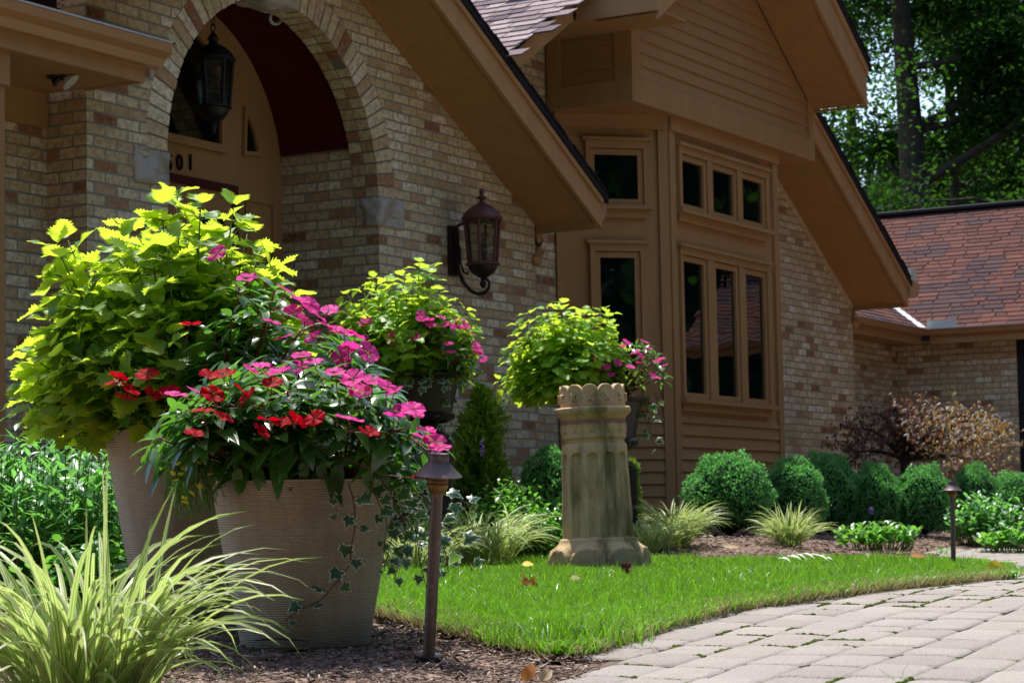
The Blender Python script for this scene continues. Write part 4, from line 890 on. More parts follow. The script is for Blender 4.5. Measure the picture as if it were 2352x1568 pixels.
h=(.017+.019*RNG.random(len(x)))*(.8+.5*tall)+(RNG.random(len(x))<.012)*.035+((dc<.55)&(RNG.random(len(x))<.25))*.05*RNG.random(len(x))
h*=np.where((d<.18)&(y<11),.75,1); wd=(.0017+.0013*RNG.random(len(x)))*sc**.8
keep=dc>.30
rn=np.clip(RNG.beta(1.3,2.0,len(x))+.12*(vnoise(x,y,1.1,9)-.5)+(d<.3)*.22*(vnoise(x,y,3,4))+.35*(vnoise(x,y,.9,6)>.72)*RNG.random(len(x)),0,1)
Pg=np.stack([x,y,T(x,y)+LIFT(y)-.004],1)[keep]
blades('lawn_grass',M['grass'],Pg,h[keep],wd[keep],np.abs(RNG.normal(.45,.4,keep.sum())),rn[keep])
# dry thatch along the cut edge, and overhanging green blades
ed=np.array(LP[1:17]); 
def along(P,n,j0,j1):
    P=np.array(P); seg=np.linalg.norm(np.diff(P,axis=0),axis=1); cum=np.concatenate([[0],np.cumsum(seg)]); s=RNG.uniform(0,1,n)**1.0*cum[-1]; i=np.clip(np.searchsorted(cum,s)-1,0,len(seg)-1); t=(s-cum[i])/seg[i]
    p=P[i]+(P[i+1]-P[i])*t[:,None]; dd=(P[i+1]-P[i])/seg[i][:,None]; nr=np.stack([-dd[:,1],dd[:,0]],1); return p+nr*RNG.uniform(j0,j1,n)[:,None],s/cum[-1]
p,s=along(ed,18000,-.05,.10); br=vnoise(p[:,0],p[:,1],2.2,8); k=(br>.25)|(RNG.random(len(p))<.4); p=p[k]
hh=RNG.uniform(.015,.042,len(p)); blades('dry_grass_edge',M['straw'],np.stack([p[:,0],p[:,1],T(p[:,0],p[:,1])+LIFT(p[:,1])-.022+.02*RNG.random(len(p))],1),hh,RNG.uniform(.002,.0035,len(p)),np.abs(RNG.normal(.9,.5,len(p))),RNG.random(len(p)))
p,s=along(ed,22000,-.03,.06); blades('lawn_edge_grass',M['grass'],np.stack([p[:,0],p[:,1],T(p[:,0],p[:,1])+LIFT(p[:,1])-.012],1),RNG.uniform(.018,.045,len(p)),RNG.uniform(.0025,.004,len(p)),np.abs(RNG.normal(.8,.4,len(p))),np.clip(RNG.beta(2,2.4,len(p)),0,1))
# long tuft at the lawn's near corner
tc=gh(1290,1500); n=380; a=RNG.uniform(0,6.28,n); rr=RNG.uniform(0,.16,n)**1; P=np.stack([tc.x+.02+rr*np.cos(a)*1.4,tc.y+.08+rr*np.sin(a),np.zeros(n)],1); P[:,2]=T(P[:,0],P[:,1])+.015
blades('grass_tuft',M['grass'],P,RNG.uniform(.04,.085,n),RNG.uniform(.0025,.0045,n),np.abs(RNG.normal(.55,.35,n)),RNG.random(n)*.5)
# arching ribbon blades (own meshes)
def arcblades(specs,name,mat,parent,seg=9):
    """specs: (base(3), az, length, width, elev0(rad from horizontal), droop(rad), twist, rnd)"""
    Vs=[];Fs=[];UV=[];R=[];o=0
    for (b,az,Ln,w,e0,dr,tw,rn) in specs:
        p=np.array(b,float); e=e0; st=Ln/seg; h=np.array([math.cos(az),math.sin(az),0.]); s_=np.array([-math.sin(az),math.cos(az),0.])
        for i in range(seg+1):
            t=i/seg; ww=w*.5*min(1,.35+3.*t)*(1-max(0,(t-.45)/.55)**1.7); ang=tw*t; nrm=np.array([-math.sin(e)*h[0],-math.sin(e)*h[1],math.cos(e)])
            sd_=s_*math.cos(ang)+nrm*math.sin(ang); nn2=np.cross(sd_,h)
            Vs+= [p-sd_*ww+nrm*ww*.25,p,p+sd_*ww+nrm*ww*.25]; UV+=[(0,t),(.5,t),(1,t)]; R+=[rn]*3
            if i<seg: 
                a=o+i*3; Fs+=[(a,a+1,a+4,a+3),(a+1,a+2,a+5,a+4)]
            p=p+(h*math.cos(e)+np.array([0,0,1.])*math.sin(e))*st; e-=dr/seg*(.4+1.2*t)
        o+=(seg+1)*3
    return npmesh(name,np.array(Vs),np.array(Fs),mat,parent,np.array(UV),np.array(R))
def grassclump(label,base,n,Lr,wr,spread,group=None,e0=(1.0,1.5),dr=(1.2,2.4),biasx=0,upright=0,name='ornamental_grass'):
    root=empty(name,base,0,label,'grass',group); sp=[]
    for i in range(n):
        az=random.uniform(0,2*math.pi); rr=spread*math.sqrt(random.random()); b=(rr*math.cos(az)+random.gauss(0,.01),rr*math.sin(az)*.8+random.gauss(0,.01),-.01)
        az2=az+random.gauss(0,.6); Ln=random.uniform(*Lr); e=random.uniform(*e0); d_=random.uniform(*dr)
        if random.random()<upright: e=random.uniform(1.3,1.55); d_=random.uniform(.1,.6)
        sp.append((b,az2,Ln,random.uniform(*wr),e,d_,random.gauss(0,.7),random.random()))
    arcblades(sp,'blades',M['blade'],root); return root
# ================================================================== PATH LIGHTS, COLUMN, LANTERNS, POTS
def align(o,base,axis,rz=0):
    ax=Vector(axis).normalized(); q=Vector((0,0,1)).rotation_difference(ax); o.rotation_mode='QUATERNION'; o.rotation_quaternion=q@Matrix.Rotation(rz,4,'Z').to_quaternion(); o.location=base
def pathlight(label,base,axis,H):
    r=empty('path_light',(0,0,0),0,label,'path light','copper path lights at the lawn edge'); u=H/470.
    m=MB(); m.lathe([(x*u,z*u) for x,z in [(8,471),(22,470.5),(23.7,468),(23.7,461),(24.6,460),(24.6,452),(25,450),(56,419),(55.5,417.5),(24,446),(1,450)]],40); m.build('shade',M['copper'],r,autosmooth=True)
    m=MB(); m.lathe([(x*u,z*u) for x,z in [(20,447),(24.5,418),(24.5,412),(23.5,411),(24.5,409),(24.5,403),(22,401),(25,399),(24.5,392),(17,379),(15,378),(14.5,376)]],32); m.build('socket',M['bronze'],r,autosmooth=True)
    m=MB(); m.lathe([(x*u,z*u) for x,z in [(13.8,-10),(14.2,200),(13.8,378)]],28,close=True); m.build('post',M['copper'],r,autosmooth=True)
    m=MB(); m.lathe([(x*u,z*u) for x,z in [(34,-3),(34.5,1),(33,3),(17,4)]],32); m.build('base_plate',M['darkmetal'],r,autosmooth=True)
    align(r,base,axis); return r
nb_=gh(985,1508); ntop=at(1008.5,1040,nb_.y-.065); pathlight('aged copper path light standing in dark mulch beside the ribbed front planter',nb_,ntop-nb_,(ntop-nb_).length*.998)
fb=gh(2190,1297); fY=fb.y; ft=at(2187,1105,fY); pathlight('small path light on the far right lawn near the curved path',fb,ft-fb,(ft-fb).length)
# --- terracotta chimney-pot column
colb=gh(1376,1302); cY=colb.y+.27; cu=cY/5173.; colr=empty('stone_column',(0,0,0),0,'weathered terracotta chimney pot column with scalloped crown standing on the lawn','column')
def col_surface(name,rows,seg,fn,mat='terracotta',inner=None):
    V=[];
    for (r,z) in rows:
        for k in range(seg):
            a=2*math.pi*k/seg; rr,zz=fn(r,z,a); V.append((rr*cu*math.cos(a),rr*cu*math.sin(a),zz*cu))
    n=len(rows); F=[(i*seg+k,i*seg+(k+1)%seg,(i+1)*seg+(k+1)%seg,(i+1)*seg+k) for i in range(n-1) for k in range(seg)]
    m=MB(); m.v=V;m.f=F;m.r=[.5]*len(V); return m.build(name,M[mat],colr,autosmooth=True)
PO=math.radians(9)
def poly12(a,k=12,off=PO): 
    t=((a-off)%(2*math.pi/k))-math.pi/k; return math.cos(math.pi/k)/math.cos(t)
from mathutils import noise as mnz
def jit(a,z,s=1.2): return s*mnz.noise(Vector((math.cos(a)*2.2,math.sin(a)*2.2,z*.02)))
def f_base(r,z,a):
    k=8; w=2*math.pi/k; th=((a-.12)%w)-w/2; t=th/(w/2); oc=math.cos(w/2)/math.cos(th); h=44*math.sqrt(max(0,1-abs(t)**2.6))
    if z>57: return r+jit(a,z,.8),z
    R0=124*(oc*.75+.25)*(1-.0011*z)
    if z<h: q=R0-1.5
    else: u=(z-h)/max(1,57-h); q=R0+(92-R0)*u**.8
    return q+jit(a,z,1.0),z
col_surface('base',[(118,-20)]+[(120,z) for z in range(0,57,3)]+[(91,58),(90,61),(88,66),(84,68),(78,69)],160,f_base)
def flute(r,z,a):
    k=12; t=((a-PO)%(2*math.pi/k))/(2*math.pi/k)*2-1; x=t*19.5; hw=12.5; ztop=262; zb=72
    d=0
    if z<ztop-hw: e=abs(x)/hw
    else: e=math.hypot(x,z-(ztop-hw))/hw
    if z<zb: e=2
    if e<1: d=9.5*math.sqrt(max(0,1-e*e))
    elif e<1.12: d=0
    rr=r*(1+(poly12(a)-1)*.3)
    return rr-d+jit(a,z,1.6),z
rows=[(83,62),(83,68),(83,72)]+[(83-(z-72)/206*7.2,z) for z in range(76,244,8)]+[(83-(z-72)/206*7.2,z) for z in range(244,266,2)]+[(75.8,272),(75.2,278),(73.5,282),(70,284)]
col_surface('fluted_shaft',rows,288,flute)
col_surface('neck_band',[(69,283),(70.5,286),(71,289),(70,291),(72.5,293),(75,296),(75.5,299)]+[(75.2,z) for z in range(302,336,6)]+[(75,338),(77,343),(82,348),(86,351),(88.5,354),(89.5,358),(89.3,363),(86,366),(74,367)],120,lambda r,z,a:(r*(1+(poly12(a)-1)*.8)+jit(a,z,.8),z))
def crownf(r,z,a):
    k=12; t=((a-PO)%(2*math.pi/k))/(2*math.pi/k)*2-1; bulge=math.cos(t*math.pi/2)**.5*1.8; rr=r*poly12(a)**.4+bulge
    if z>400: top=399+ 17*math.sqrt(max(0,1-t*t*.98)); z=top+(z-415)*.4
    return rr+jit(a,z,.6),z
col_surface('scalloped_crown',[(73,365),(74,368),(74.5,380),(74.3,392),(73.8,415),(72.5,418.5),(62,419),(60,415),(60,392),(60,368)],240,crownf)
m=MB()
for zc,rr,hh,ww in ((319,76.3,12,6.5),(387,76.6,9,5.5)):
    for k in range(12):
        ac=PO+(k+.5)*math.pi/6
        for s in (-1,1):
            pts=[]
            for t in np.linspace(-1,1,7):
                a=ac+s*t*ww/75.; R_=rr*(poly12(a) if zc<350 else poly12(a)**.4)+ (1.5 if zc>350 else -.6); pts.append((R_*cu*math.cos(a),R_*cu*math.sin(a),(zc+t*hh)*cu))
            m.tube(pts,2.6*cu,6)
m.build('cross_relief',M['terracotta'],colr,smooth=True)
align(colr,(at(1377,1292,cY).x,cY,float(T(colb.x,cY))-.012),Vector((-.022,0,1)))
colr['category']='column'
# --- wall lantern
def lantern_body(mb_frame,mb_glass,rt,rb,zt,zb,seg=6,off=0):
    for k in range(seg):
        a=off+2*math.pi*k/seg; a2=off+2*math.pi*(k+1)/seg
        p0=(rt*math.cos(a),rt*math.sin(a),zt);p1=(rb*math.cos(a),rb*math.sin(a),zb); q0=(rt*math.cos(a2),rt*math.sin(a2),zt); q1=(rb*math.cos(a2),rb*math.sin(a2),zb)
        mb_frame.tube([p0,p1],.0115 if rt>.1 else .009,6)
        s=.985; mb_glass.add([tuple(s*c for c in p0[:2])+(zt,),tuple(s*c for c in p1[:2])+(zb,),tuple(s*c for c in q1[:2])+(zb,),tuple(s*c for c in q0[:2])+(zt,)],[(0,1,2,3)])
lY=16.0; lc=hworld(hb(1108,560,.27)[0],.27,0); k=lc.y/5173.; LZ0=hb(1108,560,.27)[1]
zpx=lambda y:LZ0+(560-y)*k
wl=empty('wall_lantern',(lc.x,lc.y,0),PH,'large red-brown wall lantern with domed cap mounted on the brick right of the arch','lantern')
R_=lambda px:px*k
m=MB(); 
m.lathe([(R_(2),zpx(430)),(R_(5),zpx(434)),(R_(6),zpx(440)),(R_(3),zpx(444)),(R_(7),zpx(450)),(R_(13),zpx(452)),(R_(13),zpx(454)),(R_(5),zpx(457)),(R_(6),zpx(462)),(R_(9),zpx(466)),(R_(18),zpx(470)),(R_(30),zpx(478)),(R_(40),zpx(488)),(R_(45),zpx(497)),(R_(48),zpx(500)),(R_(48),zpx(504)),(R_(44),zpx(508)),(R_(42),zpx(508)),(R_(30),zpx(498))],36); m.build('cap',M['rustmetal'],wl,autosmooth=True)
f=MB(); g=MB(); lantern_body(f,g,R_(43),R_(35),zpx(507),zpx(606),6,.35); f.lathe([(R_(34),zpx(603)),(R_(40),zpx(606)),(R_(40),zpx(610)),(R_(35),zpx(612))],36); fo=f.build('frame',M['rustmetal'],wl,autosmooth=True); g.build('glass',M['lglass'],fo)
m=MB(); m.lathe([(R_(35),zpx(610)),(R_(33),zpx(618)),(R_(26),zpx(628)),(R_(14),zpx(636)),(R_(7),zpx(639)),(R_(4),zpx(645)),(R_(8),zpx(652)),(R_(8),zpx(656)),(R_(4),zpx(662)),(R_(1),zpx(664))],32); m.build('bowl',M['darkmetal'],wl,autosmooth=True)
m=MB(); m.lathe([(R_(10),zpx(606)),(R_(10),zpx(560)),(R_(2),zpx(558))],16)
for dx in (-3,4,0): m.lathe([(R_(2.2),zpx(562)),(R_(2.6),zpx(550)),(R_(1),zpx(534))],8,c=(R_(dx),R_(dx*.7),0))
m.build('candle_cluster',M['black'],wl,autosmooth=True)
m=MB(); B_=.27; wy=B_-.02   # wall is toward +Y local (b decreases)
m.box(-.045,.045,B_-.045,B_-.004,zpx(628),zpx(512)); m.box(-.03,.03,B_-.06,B_-.044,zpx(622),zpx(518))
m.tube([(0,B_-.05,zpx(516)),(0,.19,zpx(511)),(0,.13,zpx(506))],.012,8)
m.tube([(0,B_-.05,zpx(598)),(-.0,.20,zpx(622)),(-.0,.16,zpx(648)),(0,.10,zpx(668)),(0,.04,zpx(676)),(0,-.01,zpx(674)),(0,-.045,zpx(664)),(0,-.05,zpx(650)),(0,-.03,zpx(642)),(0,0,zpx(641))],[.013,.015,.015,.014,.013,.013,.013,.013,.011,.009],8)
m.tube([(0,.19,zpx(560)),(0,.185,zpx(600)),(0,.16,zpx(622)),(0,.13,zpx(628)),(0,.12,zpx(620))],.008,8)
m.build('bracket',M['darkmetal'],wl,autosmooth=True)
# --- hanging lantern in the arch
hc=hworld(hb(490,150,-.42)[0],-.42,0); k=hc.y/5173.; HZ0=hb(490,150,-.42)[1]; zpx=lambda y:HZ0+(150-y)*k; R_=lambda px:px*k
hl=empty('hanging_lantern',(hc.x,hc.y,0),PH,'black lantern hanging on a chain inside the arched entry','lantern')
m=MB(); m.lathe([(R_(3),zpx(72)),(R_(6),zpx(76)),(R_(14),zpx(88)),(R_(13),zpx(91)),(R_(9),zpx(95)),(R_(13),zpx(102)),(R_(28),zpx(108)),(R_(42),zpx(120)),(R_(50),zpx(133)),(R_(53),zpx(136)),(R_(53),zpx(140)),(R_(46),zpx(144)),(R_(30),zpx(138))],36); m.build('cap',M['black'],hl,autosmooth=True)
f=MB(); g=MB(); lantern_body(f,g,R_(46),R_(37),zpx(142),zpx(247),6,.2); f.lathe([(R_(36),zpx(245)),(R_(42),zpx(247)),(R_(42),zpx(252)),(R_(36),zpx(254))],36); fo=f.build('frame',M['black'],hl,autosmooth=True); g.build('glass',M['lglass'],fo)
m=MB(); m.lathe([(R_(36),zpx(252)),(R_(33),zpx(264)),(R_(22),zpx(278)),(R_(10),zpx(284)),(R_(7),zpx(288)),(R_(8),zpx(293)),(R_(4),zpx(300)),(R_(4),zpx(306)),(R_(1),zpx(312))],32); m.build('bowl',M['black'],hl,autosmooth=True)
m=MB(); m.lathe([(R_(8),zpx(247)),(R_(8),zpx(215)),(R_(2),zpx(212))],16); m.build('candle_cluster',M['darkmetal'],hl,autosmooth=True)
m=MB(); y=72; i=0; vt=VC+VR
zc=zpx(72)
while zc<vt-.01:
    ring=[(.016*math.cos(t)*(1 if i%2 else 0),.016*math.cos(t)*(0 if i%2 else 1),zc+.028+.028*math.sin(t)) for t in np.linspace(0,2*math.pi,13)]
    m.tube(ring,.0045,6,cap=False); zc+=.044; i+=1
m.build('chain',M['black'],hl,smooth=True)
# --- flood light under the porch soffit
fl=hworld(hb(122,150,.12)[0],.12,0); k=fl.y/5173; f0=hb(122,150,.12); f1=hb(163,190,.2)
A0=hworld(f0[0],.12,zf+.005); A1=hworld(hb(143,170,.16)[0],.16,hb(143,170,.16)[1]); A2=hworld(f1[0],.2,f1[1])
flo=empty('flood_light',tuple(A0),0,'small round flood lamp angled under the left porch soffit','lamp')
m=MB(); r0=A0-A0; m.lathe([(.035,-.001),(.035,-.012)],16); m.tube([r0+Vector((0,0,-.008)),r0+Vector((0.0,0,-.05)),A1-A0],.014,8); m.tube([A1-A0,(A1-A0)+(A2-A1)*.45],[.028,.03],14); m.build('socket',M['black'],flo,autosmooth=True)
m=MB(); d=(A2-A1); q0=(A1-A0)+d*.45; m.tube([q0,q0+d*.25,q0+d*.5,q0+d*.62,q0+d*.66],[.026,.045,.058,.056,.02],24); m.build('bulb',M['bulb'],flo,autosmooth=True)
# --- planters
def planter(label,c,rt,rb,H,ribs,group='ribbed beige planters'):
    r=empty('planter',tuple(c),0,label,'planter',group); prof=[(rb*.98,0)]
    n=ribs
    for i in range(n):
        t=i/n; z=.006+(H-.012)*t; rr=rb+(rt-rb)*(t**.92); st=(H-.012)/n
        prof+=[(rr,z),(rr+.0014,z+st*.3),(rr+.0014,z+st*.62),(rr,z+st*.92)]
    prof+=[(rt+.001,H-.006),(rt+.004,H-.002),(rt+.001,H),(rt-.014,H),(rt-.02,H-.03)]
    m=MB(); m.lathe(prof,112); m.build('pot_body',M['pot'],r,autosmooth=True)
    m=MB(); m.lathe([(rt-.022,H-.045),(rt*.6,H-.015),(.001,H+.01)],40); m.build('soil',M['soil'],r,smooth=True); return r
fp=gh(706,1488); POT1=Vector((at(699,1300,fp.y+.165).x,fp.y+.165,float(T(fp.x,fp.y+.1))-.01)); rim1=at(695,1104,POT1.y).z
planter('low wide ribbed planter of red and pink flowers with trailing ivy',POT1,210*POT1.y/5173,145*POT1.y/5173,rim1-POT1.z,68)
y2=6.8; POT2=Vector((at(432,1100,y2).x,y2,float(T(-1.,y2))-.01)); rim2=at(430,990,y2).z
planter('tall ribbed planter behind holding the lime green plant',POT2,190*y2/5173,112*y2/5173,rim2-POT2.z,82)
# irrigation hose on the soil
m=MB(); m.tube([(POT1.x+.2*math.cos(t),POT1.y+.2*math.sin(t),rim1-.008+.004*math.sin(5*t)) for t in np.linspace(3.6,5.9,14)],.005,8); tag(m.build('drip_hose',M['black'],None,smooth=True),'thin black drip hose lying on the soil of the front planter','hose')
# --- black urns
def urn(label,px,Y,zrim_y,foot_y,sc=1.):
    x=at(px,zrim_y,Y).x; k=Y/5173; H=(foot_y-zrim_y)*k; z0=at(px,foot_y,Y).z; gz=float(T(x,Y))
    r=empty('urn',(x,Y,gz),0,label,'urn','black urns in front of the house'); m=MB(); b=z0-gz; q=lambda t:b+t*H
    m.lathe([(.13,b),(.145,q(.02)),(.15,q(.08)),(.10,q(.14)),(.075,q(.22)),(.085,q(.25)),(.12,q(.27)),(.165,q(.32)),(.185,q(.38)),(.165,q(.42)),(.175,q(.55)),(.195,q(.80)),(.215,q(.93)),(.26,q(.97)),(.265,q(1.)),(.24,q(1.)),(.22,q(.94))],40); m.build('urn_body',M['black'],r,autosmooth=True)
    m=MB(); 
    for i in range(22):
        a=2*math.pi*i/22; m.tube([(.08*math.cos(a),.08*math.sin(a),q(.26)),(.135*math.cos(a),.135*math.sin(a),q(.29)),(.175*math.cos(a),.175*math.sin(a),q(.35)),(.178*math.cos(a),.178*math.sin(a),q(.40))],[.008,.012,.014,.008],6)
    m.build('lobed_rim',M['black'],r,smooth=True)
    m=MB(); m.box(-.16,.16,-.16,.16,-.05,b-.001); m.build('plinth',M['black'],r,bevel=.01)
    m=MB(); m.lathe([(.225,q(.97)),(.001,q(1.02))],24); m.build('soil',M['soil'],r,smooth=True)
    return r,Vector((x,Y,q(1.)+gz))
U1,u1=urn('black footed urn left of the conifer under pink flowers',968,12.4,862,1010)
U2,u2=urn('black urn hidden behind the terracotta column, near the bay window',1395,13.7,915,1075)
# ================================================================== PLANTS IN THE POTS
def Pw(px,py,Y): return at(px,py,Y)
TS=[tpl_serrate(n=10,width=.40,tooth=.115,droop=.05+.22*i/5,fold=.12+.10*(i%3),wave=.05+.014*(i%4),seed=i) for i in range(6)]
TSF=[tpl_serrate(n=4,width=.44,tooth=.15,droop=.2+.1*i,fold=.15,wave=.05,seed=i) for i in range(4)]
TL=[tpl_lance(.19,.15+.12*i,.3,6,.05*(i%3-1)) for i in range(5)]
TLS=[tpl_lance(.14,.1+.15*i,.25,3,0) for i in range(4)]
TLW=[tpl_lance(.26,.15+.12*i,.3,4,.03) for i in range(4)]
TI=[tpl_ivy(i) for i in range(5)]
def bez(p0,p1,p2,n):
    return [p0*((1-t)**2)+p1*(2*t*(1-t))+p2*(t*t) for t in [i/n for i in range(n+1)]]
def coleus(label,base,reach,nst,leaf,root=None,mat='coleus',tp=TS,node=.05,stem_r=.007,frac=.65,group=None,depth=.85,minz=-.25,low=True,lowp=1.12):
    r=empty('coleus_plant',tuple(base),0,label,'plant',group); B=Batch(tp); st=MB(); base=Vector((0,0,0))
    for i in range(nst):
        az=i*2.399963+random.uniform(-.3,.3); el=math.acos(1-(i+.5)/nst*lowp); 
        x=math.sin(el)*math.cos(az); y=math.sin(el)*math.sin(az)*depth; z=math.cos(el)
        th=math.degrees(math.atan2(x,max(z,-.2) if z>-.2 else z)); R_=np.interp(th,reach[0],reach[1])*random.uniform(.80,1.03)
        if abs(y)>.3: R_*=1-.22*abs(y)
        tip=Vector((x,y,z))*R_; mid=Vector((x*.75,y*.75,max(z,0)*.35+.05))*R_*.6
        s0=Vector((x*.12,y*.12,-.04)); pts=bez(s0,mid,tip,10); up=Vector((0,0,.06*R_)); pts=[p+up*(k/10)**2 for k,p in enumerate(pts)]
        st.tube(pts,[stem_r*(1-.7*k/10) for k in range(11)],6)
        # nodes
        L_=sum((pts[k+1]-pts[k]).length for k in range(10)); nn=int(L_*frac/node); ph=random.uniform(0,3.14)
        for j in range(nn+1):
            s=1-(j*node*(.45+.55*min(1,j/3)))/L_; 
            if s<.22: break
            k=min(9,int(s*10)); t=s*10-k; p=pts[k]*(1-t)+pts[k+1]*t; d=(pts[k+1]-pts[k]).normalized()
            a=d.cross(Vector((.3,.2,1))).normalized(); b=d.cross(a); sz=leaf*min(1,.66+.17*j)*random.uniform(.75,1.15)
            for sg in (-1,1):
                dirv=(a*math.cos(ph+j*1.5708)+b*math.sin(ph+j*1.5708))*sg; opn=.95 if j<1 else .45
                dv=(dirv+d*opn*(.9 if j<2 else .5)+Vector((0,0,-.03*min(j,3)))+rv(.16)).normalized(); dv.z=max(dv.z,-.22); nm=(d*.8+Vector((0,0,1.0))+rv(.22)).normalized()
                pe=p+dv*sz*.22
                if j>0: st.tube([p,pe],[stem_r*.35,stem_r*.25],4,cap=False)
                B.add(pe,dv,nm,sz,wscale=random.uniform(.9,1.15))
            if j>1 and random.random()<.55:   # axillary tuft
                dd=(d+dirv*random.choice((-1,1))*.8+rv(.2)).normalized(); q=p+dd*leaf*.5; st.tube([p,q],[stem_r*.4,stem_r*.25],4,cap=False)
                for m_ in range(4):
                    aa=m_*1.57+random.random(); e=dd.cross(Vector((.1,.3,1))).normalized(); f_=dd.cross(e); dv=(e*math.cos(aa)+f_*math.sin(aa)+dd*.6).normalized(); dv.z=max(dv.z,-.2); B.add(q,dv,(dd+Vector((0,0,.7))).normalized(),leaf*random.uniform(.35,.6))
    B.build('leaves',M[mat],r); st.build('stems',M['stem'],r,smooth=True); return r
k2=POT2.y/5173
reach=([-125,-110,-96,-80,-66,-50,-34,-18,-4,4,14,24,34,46,60,80,100],[ .34,.42,.48,.54,.62,.67,.68,.66,.73,.75,.69,.63,.56,.50,.42,.36,.3])
coleus('big lime green serrated-leaf plant in the tall planter at the left',(at(425,975,POT2.y).x,POT2.y+.02,rim2-.02),(reach[0],[v_*(.95 if -40<k_<30 else .90) for k_,v_ in zip(*reach)]),165,.115,node=.046,frac=.50,lowp=1.0)
k1=12.4/5173
rf=([-110,-80,-60,-40,-20,0,20,40,60,85],[.36,.44,.50,.50,.52,.56,.50,.46,.42,.34])
coleus('lime green foliage plant in the black urn left of the wall lantern',(at(945,850,12.4).x,12.4,at(945,850,12.4).z-.04),([-110,-80,-60,-45,-20,-5,5,20,40,60,85],[.34,.44,.54,.56,.56,.60,.60,.52,.46,.42,.34]),140,.086,mat='coleus_far',tp=TSF,node=.045,group='lime green plants in the black urns')
coleus('lime green foliage plant behind the terracotta column, before the tall window',(at(1320,880,13.6).x,13.6,at(1320,890,13.6).z-.04),([-130,-100,-80,-60,-40,-20,0,20,40,60,85],[.50,.48,.44,.48,.52,.52,.52,.52,.46,.36,.26]),140,.086,mat='coleus_far',tp=TSF,node=.045,group='lime green plants in the black urns')
# impatiens -----------------------------------------------------------
PV_pink=[];PV_red=[]
def petal_mesh(i,mat,nm):
    V,F,UV,E=tpl_petals(i,5,.10,.12+.1*(i%3)); me_o=npmesh('flower',V,F,M[mat],None,UV,np.full(len(V),random.random()),E); me=me_o.data; bpy.data.objects.remove(me_o); return me
PM={'pink':[petal_mesh(i,'petal_pink','p') for i in range(5)],'red':[petal_mesh(i+7,'petal_red','r') for i in range(4)]}
V,F,UV,E=tpl_petals(3,5,.2,.5); _o=npmesh('flower',V,F,M['petal_yellow'],None,UV,np.full(len(V),.5),E); YM=_o.data; bpy.data.objects.remove(_o)
def flower(kind,parent,P,size,nrm=None):
    me=random.choice(PM[kind]) if kind in PM else YM; o=bpy.data.objects.new('flower',me); COL.objects.link(o); o.parent=parent; o.location=P
    n=nrm or Vector((random.gauss(.12,.32),random.gauss(-.42,.32),random.gauss(.9,.2))).normalized(); o.rotation_mode='QUATERNION'; o.rotation_quaternion=Vector((0,0,1)).rotation_difference(n)@Matrix.Rotation(random.uniform(0,6.28),4,'Z').to_quaternion()
    o.scale=(size*random.uniform(.9,1.12),size*random.uniform(.85,1.05),size*random.uniform(.8,1.8)); return o
def impatiens(label,origin,tips,leaf,stems_from,fl,fsize,name='impatiens_plant',group=None,nleaf=(7,11),tp=TL):
    r=empty(name,tuple(origin),0,label,'plant',group); B=Batch(tp); st=MB(); o=Vector(origin)
    for (P,nd) in tips:
        P=P-o; nd=Vector(nd).normalized(); s0=stems_from(P); st.tube(bez(s0,(s0+P)*.5+Vector((0,0,.03)),P,5),[.0055,.005,.0045,.004,.0035,.003],5)
        e=nd.cross(Vector((.21,.33,.9))).normalized(); f_=nd.cross(e); n=random.randint(*nleaf); ph=random.random()*6
        for i in range(n):
            a=ph+i*2.4; t=i/n; dv=(e*math.cos(a)+f_*math.sin(a))*(1-.35*t)+nd*(.15+.55*t)-Vector((0,0,.25*(1-t))); sz=leaf*(1-.45*t)*random.uniform(.8,1.15)
            q=P-nd*leaf*.35*(1-t); B.add(q+dv.normalized()*leaf*.12,dv.normalized()+rv(.08),(nd+Vector((0,0,.35))+rv(.15)).normalized(),sz,wscale=random.uniform(.9,1.2))
    B.build('leaves',M['impat'],r)
    if fl:
        ped=st
        for kind,P,sz,nrm in fl:
            q=P-o; flower(kind,r,q,sz,nrm); nn_=nrm or Vector((0,-.5,.7)); nt_=min(tips,key=lambda t_:(t_[0]-P).length)[0]-o; ped.tube([q-Vector((0,0,.003)),q+(nt_-q)*.35+Vector((0,.01,-.025)),nt_],[.0014,.0012,.0012],4)
    st.build('stems',M['redstem'],r,smooth=True)
    return r
def tips_in(poly,n,Yc,dY,up=(0,-.3,1),side=.5,cx=None):
    """shoot tips spread through a rounded body whose front silhouette is poly (photo-pixel outline at depth Yc)"""
    xs_=[p[0] for p in poly];ys_=[p[1] for p in poly]; cxm=cx or sum(xs_)/len(xs_); out=[]; tries=0
    while len(out)<n and tries<n*40:
        tries+=1; x=random.uniform(min(xs_),max(xs_)); y=random.uniform(min(ys_),max(ys_))
        if not inp(x,y,poly): continue
        d=pds(x,y,poly); t=min(1,d/70.); s=random.choice((-1,-1,-1,-.4,.3,1)); Y=Yc+s*dY*math.sqrt(1-(1-t)**2)*random.uniform(.8,1)
        P=at(x,y,Y); out.append((P,((x-cxm)/300.*side+random.gauss(0,.2),up[1]*(-s if s>0 else 1)*1.+random.gauss(0,.15),up[2]+random.gauss(0,.15))))
    return out
Yf=POT1.y
A1=[(395,905),(400,800),(470,730),(560,640),(640,640),(720,720),(800,790),(860,840),(895,905),(880,960),(700,960),(520,940)]
tipsA=tips_in(A1,84,POT2.y-.22,.20,cx=500)
pinkA=[(500,583,-.05),(567,640,-.1),(655,665,0),(690,690,0),(712,700,.02),(730,725,0),(650,775,0),(720,775,0),(745,745,0),(770,755,0),(790,765,0),(815,770,.02),(800,800,0),(845,810,0),(785,825,0),(665,830,0),(625,740,.0),(690,845,0),(757,712,.05),(672,715,0),(700,735,0)]
redA=[(436,745),(272,866),(262,880),(340,858),(300,893),(290,912),(350,905),(390,898)]
